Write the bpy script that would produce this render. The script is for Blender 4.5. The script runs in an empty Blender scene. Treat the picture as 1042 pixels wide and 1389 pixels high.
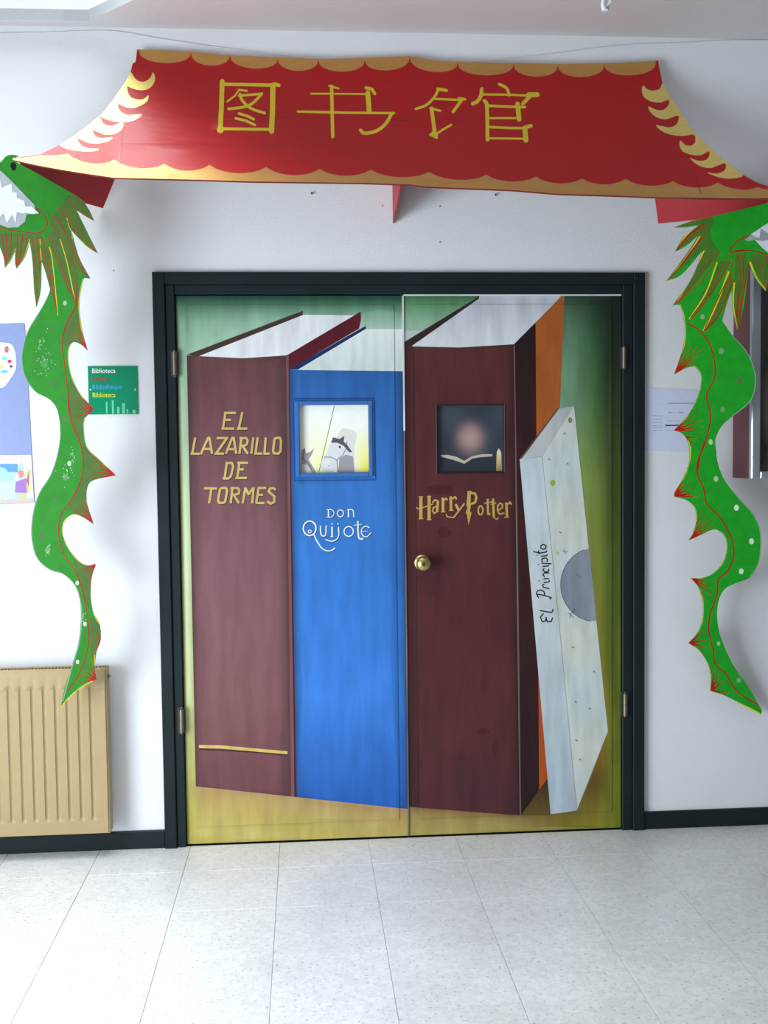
import bpy, math, random
import numpy as np
from mathutils import Vector, Matrix
from mathutils.geometry import delaunay_2d_cdt

random.seed(7)
S = bpy.context.scene
C = S.collection

# ------------------------------------------------------------------ camera
F = 1442.38
CAM = Vector((-0.182, -3.9638, 1.4551))
YAW, PIT, ROL = 0.0752, -0.0531, -0.0116
fw = Vector((math.sin(YAW)*math.cos(PIT), math.cos(YAW)*math.cos(PIT), math.sin(PIT)))
r0 = Vector((math.cos(YAW), -math.sin(YAW), 0)); u0 = r0.cross(fw)
RT = r0*math.cos(ROL) + u0*math.sin(ROL)
UP = -r0*math.sin(ROL) + u0*math.cos(ROL)
cd = bpy.data.cameras.new('camera'); cam = bpy.data.objects.new('camera', cd); C.objects.link(cam)
M = Matrix((RT, UP, -fw)).transposed().to_4x4(); M.translation = CAM
cam.matrix_world = M
cd.sensor_fit = 'VERTICAL'; cd.sensor_height = 36.0; cd.lens = F/1389*36
cd.clip_start = 0.05; cd.clip_end = 60
S.camera = cam

# ------------------------------------------------------------------ world, light, exposure
W = bpy.data.worlds.new('world'); S.world = W; W.use_nodes = True
W.node_tree.nodes['Background'].inputs[0].default_value = (0.86, 0.91, 1.0, 1)
W.node_tree.nodes['Background'].inputs[1].default_value = 0.22

def area(name, loc, direction, sx, sy, power, col):
    l = bpy.data.lights.new(name, 'AREA'); l.shape = 'RECTANGLE'; l.size = sx; l.size_y = sy
    l.energy = power; l.color = col
    o = bpy.data.objects.new(name, l); C.objects.link(o); o.location = loc
    o.rotation_euler = Vector(direction).to_track_quat('-Z', 'Y').to_euler()
    return o
area('window_daylight', (-2.64, -2.68, 0.92), (1, 0, 0), 2.3, 1.7, 212, (0.80, 0.91, 1.0))
sl = area('skylight_daylight', (-1.15, -1.02, 3.42), (0, 0, -1), 2.0, 1.85, 34, (0.88, 0.95, 1.0))
sl.data.spread = math.radians(92)

S.view_settings.view_transform = 'Standard'; S.view_settings.look = 'None'
S.view_settings.gamma = 1; S.view_settings.use_curve_mapping = False
S.view_settings.exposure = 0.0

# ------------------------------------------------------------------ helpers
def ray(px, py):
    px = float(px); py = float(py)
    return (px-521)*RT - (py-694.5)*UP + F*fw
def at(px, py, Y=0.0):
    d = ray(px, py); return CAM + d*((Y-CAM.y)/d.y)
def atp(px, py, a, b):          # plane  Y = -(a + b*z)
    d = ray(px, py)             # CAM.y+t dy = -a - b(CAM.z + t dz)
    t = (-a - b*CAM.z - CAM.y)/(d.y + b*d.z); return CAM + d*t
def proj(P):
    d = Vector(P)-CAM; k = d.dot(fw)
    return (521+F*d.dot(RT)/k, 694.5-F*d.dot(UP)/k)

def lin(c):
    return tuple(((v/255)/12.92 if v/255 <= 0.04045 else (((v/255)+0.055)/1.055)**2.4) for v in c)
def al(c, k=1.0):
    return tuple(min(v*k, 0.88) for v in lin(c))
def mixc(a, b, t):
    t = max(0, min(1, t)); return tuple(x+(y-x)*t for x, y in zip(a, b))
def table(v, keys):
    if v <= keys[0][0]: return keys[0][1]
    for (a, ca), (b, cb) in zip(keys, keys[1:]):
        if v <= b: return mixc(ca, cb, (v-a)/(b-a))
    return keys[-1][1]

def nodes(name):
    m = bpy.data.materials.new(name); m.use_nodes = True
    nt = m.node_tree; return m, nt, nt.nodes, nt.links, nt.nodes['Principled BSDF']

def mat(name, col, rough=0.5, metal=0.0, var=0.06, scale=8.0, bump=0.0, bscale=60.0, stretch=(1, 1, 1), attr=False, spec=0.5, rand=0.0):
    m, nt, N, L, B = nodes(name)
    tc = N.new('ShaderNodeTexCoord'); mp = N.new('ShaderNodeMapping'); mp.inputs['Scale'].default_value = stretch
    L.new(tc.outputs['Object'], mp.inputs[0])
    no = N.new('ShaderNodeTexNoise'); no.inputs['Scale'].default_value = scale; no.inputs['Detail'].default_value = 5
    L.new(mp.outputs[0], no.inputs['Vector'])
    mr = N.new('ShaderNodeMapRange'); mr.inputs[1].default_value = 0.3; mr.inputs[2].default_value = 0.7
    mr.inputs[3].default_value = 1-var; mr.inputs[4].default_value = 1+var
    L.new(no.outputs['Fac'], mr.inputs[0])
    vm = N.new('ShaderNodeVectorMath'); vm.operation = 'SCALE'
    if attr:
        a = N.new('ShaderNodeAttribute'); a.attribute_name = 'Col'; L.new(a.outputs['Color'], vm.inputs[0])
        inv = N.new('ShaderNodeMath'); inv.operation = 'SUBTRACT'; inv.inputs[0].default_value = 1.0; L.new(a.outputs['Alpha'], inv.inputs[1]); L.new(inv.outputs[0], B.inputs['Metallic'])
    else:
        vm.inputs[0].default_value = col[:3]
    if rand:
        oi = N.new('ShaderNodeObjectInfo'); r2 = N.new('ShaderNodeMapRange')
        r2.inputs[3].default_value = 1-rand; r2.inputs[4].default_value = 1+rand
        L.new(oi.outputs['Random'], r2.inputs[0])
        mm = N.new('ShaderNodeMath'); mm.operation = 'MULTIPLY'
        L.new(mr.outputs[0], mm.inputs[0]); L.new(r2.outputs[0], mm.inputs[1]); L.new(mm.outputs[0], vm.inputs['Scale'])
    else:
        L.new(mr.outputs[0], vm.inputs['Scale'])
    L.new(vm.outputs[0], B.inputs['Base Color'])
    B.inputs['Roughness'].default_value = rough
    if not attr: B.inputs['Metallic'].default_value = metal
    B.inputs['Specular IOR Level'].default_value = spec
    if bump:
        n2 = N.new('ShaderNodeTexNoise'); n2.inputs['Scale'].default_value = bscale; n2.inputs['Detail'].default_value = 4
        L.new(mp.outputs[0], n2.inputs['Vector'])
        bp = N.new('ShaderNodeBump'); bp.inputs['Strength'].default_value = bump; bp.inputs['Distance'].default_value = 0.004
        L.new(n2.outputs['Fac'], bp.inputs['Height']); L.new(bp.outputs[0], B.inputs['Normal'])
    return m

def tag(o, label=None, cat=None, group=None, kind=None):
    if label: o['label'] = label
    if cat: o['category'] = cat
    if group: o['group'] = group
    if kind: o['kind'] = kind
    return o

class MB:
    def __init__(s): s.v = []; s.f = []; s.m = []
    def box(s, a, b, mi=0, bev=0.0):
        x0, y0, z0 = a; x1, y1, z1 = b
        k = len(s.v)
        if bev <= 0:
            s.v += [(x0,y0,z0),(x1,y0,z0),(x1,y1,z0),(x0,y1,z0),(x0,y0,z1),(x1,y0,z1),(x1,y1,z1),(x0,y1,z1)]
            fs = [(0,3,2,1),(4,5,6,7),(0,1,5,4),(1,2,6,5),(2,3,7,6),(3,0,4,7)]
        else:   # bevel of the front (-y) face edges
            e = bev
            s.v += [(x0+e,y0,z0+e),(x1-e,y0,z0+e),(x1-e,y0,z1-e),(x0+e,y0,z1-e),
                    (x0,y0+e,z0),(x1,y0+e,z0),(x1,y0+e,z1),(x0,y0+e,z1),
                    (x0,y1,z0),(x1,y1,z0),(x1,y1,z1),(x0,y1,z1)]
            fs = [(0,1,2,3),(0,4,5,1),(1,5,6,2),(2,6,7,3),(3,7,4,0),(4,8,9,5),(5,9,10,6),(6,10,11,7),(7,11,8,4),(8,11,10,9)]
        s.f += [tuple(i+k for i in q) for q in fs]; s.m += [mi]*len(fs); return s
    def lathe(s, prof, origin, axis='Z', n=24, mi=0):
        o = Vector(origin); k = len(s.v); R = len(prof)
        for (r, h) in prof:
            for i in range(n):
                a = 2*math.pi*i/n; c, q = r*math.cos(a), r*math.sin(a)
                p = {'Z': (c, q, h), 'Y': (c, -h, q), 'X': (h, c, q)}[axis]
                s.v.append(tuple(o+Vector(p)))
        for j in range(R-1):
            for i in range(n):
                i2 = (i+1) % n
                s.f.append((k+j*n+i, k+j*n+i2, k+(j+1)*n+i2, k+(j+1)*n+i)); s.m.append(mi)
        s.f.append(tuple(k+i for i in range(n))[::-1]); s.m.append(mi)
        s.f.append(tuple(k+(R-1)*n+i for i in range(n))); s.m.append(mi)
        return s
    def tube(s, pts, r, n=8, mi=0):
        pts = [Vector(p) for p in pts]; k = len(s.v)
        for i, p in enumerate(pts):
            d = (pts[min(i+1, len(pts)-1)]-pts[max(i-1, 0)]).normalized()
            a = d.orthogonal().normalized(); 
            if abs(d.z) < .95: a = d.cross(Vector((0,0,1))).normalized()
            b = d.cross(a)
            for j in range(n):
                t = 2*math.pi*j/n; s.v.append(tuple(p+a*math.cos(t)*r+b*math.sin(t)*r))
        for i in range(len(pts)-1):
            for j in range(n):
                j2 = (j+1) % n; s.f.append((k+i*n+j, k+i*n+j2, k+(i+1)*n+j2, k+(i+1)*n+j)); s.m.append(mi)
        s.f.append(tuple(k+j for j in range(n))[::-1]); s.f.append(tuple(k+(len(pts)-1)*n+j for j in range(n))); s.m += [mi, mi]
        return s
    def prism(s, poly, t, mi=0):        # poly: list of 3-D points, t: offset vector
        k = len(s.v); n = len(poly); t = Vector(t)
        s.v += [tuple(p) for p in poly] + [tuple(Vector(p)+t) for p in poly]
        s.f.append(tuple(range(k, k+n))); s.f.append(tuple(range(k+2*n-1, k+n-1, -1)))
        for i in range(n): s.f.append((k+i, k+n+i, k+n+(i+1) % n, k+(i+1) % n))
        s.m += [mi]*(n+2); return s
    def build(s, name, mats, parent=None, smooth=False, fix=True):
        me = bpy.data.meshes.new(name); me.from_pydata(s.v, [], s.f)
        for m in (mats if isinstance(mats, (list, tuple)) else [mats]): me.materials.append(m)
        for p, mi in zip(me.polygons, s.m): p.material_index = mi
        if fix:
            import bmesh
            bm = bmesh.new(); bm.from_mesh(me); bmesh.ops.recalc_face_normals(bm, faces=bm.faces); bm.to_mesh(me); bm.free()
        if smooth:
            me.shade_smooth()
            try: me.set_sharp_from_angle(angle=math.radians(38))
            except Exception: pass
        o = bpy.data.objects.new(name, me); C.objects.link(o)
        if parent: o.parent = parent; 
        return o

def empty(name, loc, label=None, cat=None, group=None, kind=None):
    o = bpy.data.objects.new(name, None); C.objects.link(o); o.location = loc; o.empty_display_size = .1
    return tag(o, label, cat, group, kind)
def adopt(o, parent):           # parent keeping world-space geometry
    o.parent = parent; o.matrix_parent_inverse = Matrix.Translation(-Vector(parent.location)); return o

def smooth(pts, n=5):
    """Catmull-Rom through points; a third element 1 marks a sharp corner. closed outline."""
    N = len(pts); out = []
    P = [Vector((p[0], p[1])) for p in pts]; sh = [len(p) > 2 for p in pts]
    for i in range(N):
        p1, p2 = P[i], P[(i+1) % N]
        p0 = p1-(p2-p1) if sh[i] else P[i-1]
        p3 = p2+(p2-p1) if sh[(i+1) % N] else P[(i+2) % N]
        if sh[i]: p0 = p1*2-p2
        for k in range(n):
            t = k/n
            q = 0.5*((2*p1)+(p2-p0)*t+(2*p0-5*p1+4*p2-p3)*t*t+(3*p1-p0-3*p2+p3)*t**3)
            out.append((q.x, q.y))
    return out
def curve(pts, n=4):
    P = [Vector(p) for p in pts]; out = []
    for i in range(len(P)-1):
        p1, p2 = P[i], P[i+1]; p0 = P[i-1] if i else p1*2-p2; p3 = P[i+2] if i+2 < len(P) else p2*2-p1
        for k in range(n):
            t = k/n; q = 0.5*((2*p1)+(p2-p0)*t+(2*p0-5*p1+4*p2-p3)*t*t+(3*p1-p0-3*p2+p3)*t**3); out.append((q.x, q.y))
    out.append((P[-1].x, P[-1].y)); return out
def stroke(pts, w, col, taper=None, smooth_=False, cap=True):
    """a brush stroke -> list of (polygon, colour)"""
    if smooth_: pts = curve(pts)
    out = []; n = len(pts)-1
    for i in range(n):
        a = Vector(pts[i]); b = Vector(pts[i+1]); d = b-a
        if d.length < 1e-6: continue
        d.normalize(); q = Vector((-d.y, d.x))
        if taper:
            wa = w+(taper-w)*i/n; wb = w+(taper-w)*(i+1)/n
        else: wa = wb = w
        out.append(([tuple(a+q*wa/2), tuple(b+q*wb/2), tuple(b-q*wb/2), tuple(a-q*wa/2)], col))
        if i and wa > 0.3:
            out.append(([(a.x+wa/2*math.cos(t), a.y+wa/2*math.sin(t)) for t in [k*math.pi/3 for k in range(6)]], col))
    if cap and not taper and w > 2.0:
        for e in (pts[0], pts[-1]):
            out.append(([(e[0]+w*.5*math.cos(t), e[1]+w*.5*math.sin(t)) for t in [k*math.pi/4 for k in range(8)]], col))
    return out
def disc(cx, cy, rx, ry, col, n=14, rot=0):
    return [([(cx+rx*math.cos(t)*math.cos(rot)-ry*math.sin(t)*math.sin(rot), cy+rx*math.cos(t)*math.sin(rot)+ry*math.sin(t)*math.cos(rot)) for t in [2*math.pi*k/n for k in range(n)]], col)]
def ring(cx, cy, rx, ry, w, col, n=16, a0=0, a1=360):
    return stroke([(cx+rx*math.cos(math.radians(a0+(a1-a0)*k/n)), cy+ry*math.sin(math.radians(a0+(a1-a0)*k/n))) for k in range(n+1)], w, col, cap=False)

def pip(poly, P):
    x, y = P[:, 0], P[:, 1]; ins = np.zeros(len(P), bool); n = len(poly)
    xs = [q[0] for q in poly]; ys = [q[1] for q in poly]
    cand = (x >= min(xs)) & (x <= max(xs)) & (y >= min(ys)) & (y <= max(ys))
    idx = np.nonzero(cand)[0]
    if not len(idx): return ins
    xx, yy = x[idx], y[idx]; r = np.zeros(len(idx), bool)
    for i in range(n):
        x1, y1 = poly[i]; x2, y2 = poly[(i+1) % n]
        if y1 == y2: continue
        r ^= ((y1 > yy) != (y2 > yy)) & (xx < (x2-x1)*(yy-y1)/(y2-y1)+x1)
    ins[idx] = r; return ins

def painted(name, outline, base, paints, fmap, thick, material, edgecol, parent=None, holes=(), grid=12, smooth_=False):
    """One sheet cut to `outline` (2-D), painted with flat regions, with real thickness.
    Every paint is (polygon, colour or function of x,y)."""
    vs = []; es = []
    def add(poly):
        k = len(vs); vs.extend(Vector(p) for p in poly); n = len(poly)
        es.extend((k+i, k+(i+1) % n) for i in range(n))
    add(outline)
    for h in holes: add(h)
    for p, c in paints: add(p)
    xs = [p[0] for p in outline]; ys = [p[1] for p in outline]
    gx = np.arange(min(xs)+grid*.5, max(xs), grid); gy = np.arange(min(ys)+grid*.5, max(ys), grid)
    G = np.array([(x, y) for x in gx for y in gy]) if len(gx) and len(gy) else np.zeros((0, 2))
    if len(G):
        G = G[pip(outline, G)]; vs.extend(Vector((a, b)) for a, b in G)
    span = max(max(xs)-min(xs), max(ys)-min(ys))
    V, E, Fc, *_ = delaunay_2d_cdt(vs, es, [], 0, span*1e-6)
    V = np.array([(v.x, v.y) for v in V]); T = np.array([f for f in Fc if len(f) == 3])
    cen = V[T].mean(axis=1)
    keep = pip(outline, cen)
    for h in holes: keep &= ~pip(h, cen)
    T = T[keep]; cen = cen[keep]
    cid = np.full(len(T), -1)
    for i, (p, c) in enumerate(paints): cid[pip(p, cen)] = i
    used = np.unique(T); remap = {int(a): i for i, a in enumerate(used)}
    P2 = V[used]; T2 = [tuple(remap[int(a)] for a in t) for t in T]
    front = [Vector(fmap(float(x), float(y))) for x, y in P2]
    t0 = T2[0]; nrm = (front[t0[1]]-front[t0[0]]).cross(front[t0[2]]-front[t0[0]])
    if nrm.y > 0: T2 = [t[::-1] for t in T2]
    n = len(front); tv = Vector(thick)
    verts = front+[p+tv for p in front]
    faces = list(T2)+[tuple(a+n for a in t[::-1]) for t in T2]
    cnt = {}
    for t in T2:
        for a, b in ((t[0], t[1]), (t[1], t[2]), (t[2], t[0])):
            cnt[(a, b)] = 1
    sides = [(b, a, a+n, b+n) for (a, b) in cnt if (b, a) not in cnt]
    faces += sides
    me = bpy.data.meshes.new(name); me.from_pydata(verts, [], faces); me.materials.append(material)
    ca = me.color_attributes.new('Col', 'FLOAT_COLOR', 'CORNER')
    cols = []
    cache = {}
    for fi, t in enumerate(T2):
        i = int(cid[fi]); c = base if i < 0 else paints[i][1]
        for a in t:
            if callable(c):
                key = (i, a)
                if key not in cache: cache[key] = c(P2[a][0], P2[a][1])
                q = cache[key]
            else: q = c
            cols.extend((q[0], q[1], q[2], q[3] if len(q) > 3 else 1.0))
    rest = sum(len(f) for f in faces[len(T2):])
    cols.extend(list((*edgecol, 1.0))*rest)
    ca.data.foreach_set('color', cols)
    if smooth_: 
        me.shade_smooth()
        try: me.set_sharp_from_angle(angle=math.radians(40))
        except Exception: pass
    o = bpy.data.objects.new(name, me); C.objects.link(o)
    if parent: adopt(o, parent)
    return o

def text(name, body, origin, size, material, parent, squeeze=1.0):
    cu = bpy.data.curves.new(name, 'FONT'); cu.body = body; cu.size = size; cu.extrude = 0.0003; cu.offset = size*0.003; cu.resolution_u = 3
    t = bpy.data.objects.new(name+'_curve', cu); C.objects.link(t)
    dg = bpy.context.evaluated_depsgraph_get(); me = bpy.data.meshes.new_from_object(t.evaluated_get(dg))
    bpy.data.objects.remove(t); bpy.data.curves.remove(cu)
    me.transform(Matrix.Translation(origin) @ Matrix.Rotation(math.pi/2, 4, 'X') @ Matrix.Diagonal((squeeze, 1, 1, 1)))
    me.materials.clear(); me.materials.append(material)
    o = bpy.data.objects.new(name, me); C.objects.link(o); adopt(o, parent); return o

# ------------------------------------------------------------------ materials
M_wall = mat('white_wall_paint', (0.74, 0.74, 0.75), 0.85, var=0.025, scale=1.7, bump=0.25, bscale=140)
M_ceil = mat('ceiling_paint', (0.60, 0.57, 0.575), 0.9, var=0.03, scale=2, bump=0.15, bscale=90)
M_frame = mat('black_green_gloss_paint', lin((22, 34, 36)), 0.45, var=0.15, scale=6, bump=0.25, bscale=30, spec=0.2)
M_brass = mat('worn_brass', lin((190, 170, 110)), 0.3, 0.9, var=0.15, scale=40)
M_steel = mat('dull_hinge_metal', lin((126, 118, 102)), 0.4, 0.8, var=0.15, scale=60)
M_mural = mat('mural_paint', (1, 1, 1), 0.42, var=0.14, scale=2.4, stretch=(10, 10, 1.8), bump=0.12, bscale=22, attr=True, spec=0.18)
M_print = mat('printed_picture', (1, 1, 1), 0.3, var=0.025, scale=40, attr=True, spec=0.3)
M_card = mat('painted_cardboard', (1, 1, 1), 0.33, var=0.05, scale=14, stretch=(1, 1, 3), bump=0.18, bscale=18, attr=True, spec=0.34)
M_foam = mat('painted_dragon_board', (1, 1, 1), 0.5, var=0.09, scale=26, bump=0.15, bscale=60, attr=True, spec=0.2)
M_rad = mat('beige_radiator_enamel', lin((166, 143, 104)), 0.4, var=0.03, scale=12, spec=.3)
M_white = mat('white_plastic', (0.75, 0.75, 0.75), 0.4)
M_dark = mat('dark_metal_and_gap', (0.03, 0.03, 0.03), 0.5)
M_red = mat('red_cardboard', lin((165, 22, 34)), 0.5, var=0.08, scale=10, bump=0.15, bscale=20)

# floor tiles: terrazzo
def terrazzo():
    m, nt, N, L, B = nodes('white_terrazzo')
    tc = N.new('ShaderNodeNewGeometry')
    big = N.new('ShaderNodeTexNoise'); big.inputs['Scale'].default_value = 2.2; big.inputs['Detail'].default_value = 6
    vo = N.new('ShaderNodeTexVoronoi'); vo.inputs['Scale'].default_value = 60
    no = N.new('ShaderNodeTexNoise'); no.inputs['Scale'].default_value = 95; no.inputs['Detail'].default_value = 3
    for n in (big, vo, no): L.new(tc.outputs['Position'], n.inputs['Vector'])
    chip = N.new('ShaderNodeMapRange'); chip.inputs[1].default_value = 0.60; chip.inputs[2].default_value = 0.68
    L.new(no.outputs['Fac'], chip.inputs[0])
    c1 = N.new('ShaderNodeMix'); c1.data_type = 'RGBA'
    c1.inputs[6].default_value = (0.70, 0.695, 0.675, 1); c1.inputs[7].default_value = (0.47, 0.44, 0.41, 1)
    L.new(chip.outputs[0], c1.inputs[0])
    sp = N.new('ShaderNodeSeparateColor'); L.new(vo.outputs['Color'], sp.inputs[0])
    mr = N.new('ShaderNodeMapRange'); mr.inputs[3].default_value = 0.93; mr.inputs[4].default_value = 1.06; L.new(sp.outputs[0], mr.inputs[0])
    m2 = N.new('ShaderNodeMapRange'); m2.inputs[1].default_value = .3; m2.inputs[2].default_value = .7; m2.inputs[3].default_value = 0.9; m2.inputs[4].default_value = 1.08; L.new(big.outputs['Fac'], m2.inputs[0])
    oi = N.new('ShaderNodeObjectInfo'); m3 = N.new('ShaderNodeMapRange'); m3.inputs[3].default_value = 0.975; m3.inputs[4].default_value = 1.02; L.new(oi.outputs['Random'], m3.inputs[0])
    a = N.new('ShaderNodeMath'); a.operation = 'MULTIPLY'; L.new(mr.outputs[0], a.inputs[0]); L.new(m2.outputs[0], a.inputs[1])
    b = N.new('ShaderNodeMath'); b.operation = 'MULTIPLY'; L.new(a.outputs[0], b.inputs[0]); L.new(m3.outputs[0], b.inputs[1])
    vm = N.new('ShaderNodeVectorMath'); vm.operation = 'SCALE'; L.new(c1.outputs[2], vm.inputs[0]); L.new(b.outputs[0], vm.inputs['Scale'])
    L.new(vm.outputs[0], B.inputs['Base Color']); B.inputs['Roughness'].default_value = 0.34
    return m
M_floor = terrazzo()
M_joint = mat('dirty_joint_grout', (0.50, 0.49, 0.48), 0.9, scale=5, var=.25)

# ------------------------------------------------------------------ the setting
XL, XR, YF, ZC = -2.6, 3.6, -4.6, 3.0
CO = (-0.718, 1.108, 2.129)       # casing outer left / right / top
OI = (-0.640, 1.0245, 2.050)      # opening
b = MB()
b.box((XL-.15, 0, 0), (OI[0]-.03, .15, 3.3)); b.box((OI[1]+.03, 0, 0), (XR, .15, 3.3)); b.box((OI[0]-.03, 0, OI[2]+.03), (OI[1]+.03, .15, 3.3))
tag(b.build('wall_back', M_wall), 'white painted wall around the double door', 'wall', kind='structure')
b = MB()   # left wall with the window opening that lights the hall
b.box((XL-.15, YF, 0), (XL, 0, .06)); b.box((XL-.15, YF, 1.80), (XL, 0, 3.3)); b.box((XL-.15, -1.47, .06), (XL, 0, 1.80)); b.box((XL-.15, YF, .06), (XL, -3.87, 1.80))
tag(b.build('wall_left', M_wall), 'white side wall with a wide window', 'wall', kind='structure')
wf = MB()
for y in (-3.87, -3.08, -2.30, -1.51): wf.box((XL-.06, y, .06), (XL-.02, y+.04, 1.80))
for z in (.06, 1.76): wf.box((XL-.06, -3.87, z), (XL-.02, -1.47, z+.04))
tag(wf.build('window_1', M_white), 'wide white framed window in the side wall', 'window', kind='structure')

fl = tag(MB().box((XL, YF, -.06), (XR, 0, -.004)).build('floor', M_joint), 'pale terrazzo tiled floor', 'floor', kind='structure')
T = 1/3.; gap = 0.0007
def tile_mesh(w, d):
    t = MB(); e = .0008; h = .004
    t.v = [(gap, -d+gap, -h), (w-gap, -d+gap, -h), (w-gap, -gap, -h), (gap, -gap, -h),
           (gap, -d+gap, -e), (w-gap, -d+gap, -e), (w-gap, -gap, -e), (gap, -gap, -e),
           (gap+e, -d+gap+e, 0), (w-gap-e, -d+gap+e, 0), (w-gap-e, -gap-e, 0), (gap+e, -gap-e, 0)]
    t.f = [(8,9,10,11)]+[(i, (i+1) % 4, 4+(i+1) % 4, 4+i) for i in range(4)]+[(4+i, 4+(i+1) % 4, 8+(i+1) % 4, 8+i) for i in range(4)]
    t.m = [0]*9
    return t
y0 = -.2483; x0 = -.6249-T*6
protoA = tile_mesh(T, -y0).build('tile', M_floor, fl); protoB = tile_mesh(T, T).build('tile', M_floor, fl)
first = [True, True]
for r in range(14):
    for c in range(19):
        x = x0+c*T; y = 0 if r == 0 else y0-(r-1)*T
        if x < XL-.02 or x+T > XR+.02 or y-T < YF-.05: continue
        p = protoA if r == 0 else protoB; k = 0 if r == 0 else 1
        if first[k]: o = p; first[k] = False
        else:
            o = p.copy(); C.objects.link(o); o.parent = fl
        o.location = (x, y, random.uniform(-.0003, .0002))

# ceiling with skylight well over the left
sk = [(-2.2, -.04), (-.915, -.052), (-.12, -.84), (-.12, -2.0), (-2.2, -2.0)]
def sheet(name, outline, holes, z, t, m):
    return painted(name, outline, (0.76, 0.74, 0.74), [], lambda x, y: (x, y, z), (0, 0, t), m, (0.76, 0.74, 0.74), holes=holes, grid=50)
ce = MB()
import itertools
# polygonal ceiling ring: triangulated around the opening
vs = [Vector(p) for p in [(XL, YF), (XR, YF), (XR, 0), (-.904, 0), (XL, 0)]+sk]
es = [(i, (i+1) % 5) for i in range(5)]+[(5+i, 5+(i+1) % 5) for i in range(5)]
V, E, Fc, *_ = delaunay_2d_cdt(vs, es, [], 0, 1e-6)
for f in Fc:
    cx = sum(V[i].x for i in f)/3; cy = sum(V[i].y for i in f)/3
    if pip(sk, np.array([[cx, cy]]))[0]: continue
    ce.prism([(V[i].x, V[i].y, ZC) for i in f], (0, 0, .04))
ceil = tag(ce.build('ceiling', M_ceil), 'pinkish white plaster ceiling', 'ceiling', kind='structure')
rv = MB()
for i in range(5):
    a, c = sk[i], sk[(i+1) % 5]
    d = Vector((c[0]-a[0], c[1]-a[1], 0)).normalized(); nn = Vector((d.y, -d.x, 0))
    cx = Vector((-1.4, -.8, 0))
    if (Vector((a[0], a[1], 0))-cx).dot(nn) < 0: nn = -nn
    rv.prism([(a[0], a[1], ZC+.001), (c[0], c[1], ZC+.001), (c[0], c[1], 3.45), (a[0], a[1], 3.45)], nn*.03)
tag(rv.build('skylight_well', mat('skylight_well_white', (0.82, 0.83, 0.84), .8, var=.01), ceil), 'white walled well of the skylight')

# ------------------------------------------------------------------ door casing, baseboards
cas = tag(empty('trim_1', (.195, 0, 0)), 'black green painted casing around the double door', 'door frame', kind='structure')
def part(mb, name, m, parent, **k):
    o = mb.build(name, m, None, **k); adopt(o, parent); return o
cw = .044
part(MB().box((CO[0], -.022, 0), (CO[0]+cw, .001, CO[2]), bev=.003), 'side_casing', M_frame, cas)
part(MB().box((CO[1]-cw, -.022, 0), (CO[1], .001, CO[2]), bev=.003), 'side_casing', M_frame, cas)
part(MB().box((CO[0]+cw, -.022, CO[2]-cw), (CO[1]-cw, .001, CO[2]), bev=.003), 'head_casing', M_frame, cas)
part(MB().box((CO[0]+cw, -.013, 0), (OI[0], .10, CO[2]-cw), bev=.003), 'side_jamb', M_frame, cas)
part(MB().box((OI[1], -.013, 0), (CO[1]-cw, .10, CO[2]-cw), bev=.003), 'side_jamb', M_frame, cas)
part(MB().box((OI[0], -.013, OI[2]), (OI[1], .10, CO[2]-cw), bev=.003), 'head_jamb', M_frame, cas)
tag(MB().box((XL+.0, -.013, 0), (CO[0], 0, .0674), bev=.003).build('baseboard_left', M_frame), 'black baseboard under the radiator', 'baseboard', kind='structure')
tag(MB().box((CO[1], -.013, 0), (XR, 0, .0674), bev=.003).build('baseboard_right', M_frame), 'black baseboard right of the door', 'baseboard', kind='structure')
tag(MB().box((OI[0]-.03, .05, -.003), (OI[1]+.03, .15, OI[2]+.03)).box((OI[0]-.03, 0, -.06), (OI[1]+.03, .049, -.003)).build('gap_shade_behind_door', M_dark), 'dark box standing for the shade behind the closed door', 'wall', kind='structure')  # near-black boxes put in as the shade behind and under the leaves

# ------------------------------------------------------------------ the mural (in photo pixels, mapped to the door plane)
KL, KR = .93, 1.14         # paint reflectance from photographed colour, by door leaf
def L_(c): return al(c, KL)
def R_(c): return al(c, KR)
def wpoly(poly, Y=0.0):
    return [(lambda p: (p.x, p.z))(at(x, y, Y)) for x, y in poly]
def wpaint(paints):
    out = []
    for p, c in paints:
        if callable(c):
            out.append((wpoly(p), (lambda c: (lambda x, z: c(*proj((x, 0, z)))))(c)))
        else: out.append((wpoly(p), c))
    return out

def bgL(px, py):
    top = table(py, [(398, L_((26, 54, 42))), (409, L_((48, 92, 68))), (424, L_((112, 152, 124))), (440, L_((146, 182, 156))), (470, L_((165, 195, 170)))])
    side = table(py, [(400, L_((26, 54, 42))), (412, L_((70, 110, 84))), (440, L_((135, 175, 145))), (520, L_((175, 205, 175))), (700, L_((195, 212, 165))), (850, L_((205, 212, 175))),
                      (950, L_((185, 200, 130))), (1060, L_((165, 165, 75))), (1150, L_((170, 155, 72)))])
    c = mixc(side, top, (px-262)/60)
    if py > 1060:
        t = (py-1066-(px-265)*.11)
        g = table(t, [(0, L_((165, 130, 85))), (20, L_((178, 152, 85))), (45, L_((180, 160, 78))), (62, L_((190, 172, 95))), (80, L_((170, 150, 60)))])
        wob = .5+.5*math.sin(px*.06)*math.sin(px*.023+py*.1); c = mixc(g, L_((200, 185, 130)), .25*wob)
        if px < 266: c = mixc(side, c, .5)
    return c
def spine(c, dark, xl0, xl1, xr0, xr1, w=.12, wr=None, extra=None):
    def f(px, py):
        t = (py-480)/600; a = xl0+(xl1-xl0)*t; bb = xr0+(xr1-xr0)*t
        u = (px-a)/(bb-a); k = 0
        if u < w: k = 1-u/w
        wr_ = wr or w
        if u > 1-wr_: k = max(k, (u-(1-wr_))/wr_)
        q = mixc(c(px, py) if callable(c) else c, dark, k*.75)
        return q
    return f
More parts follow.
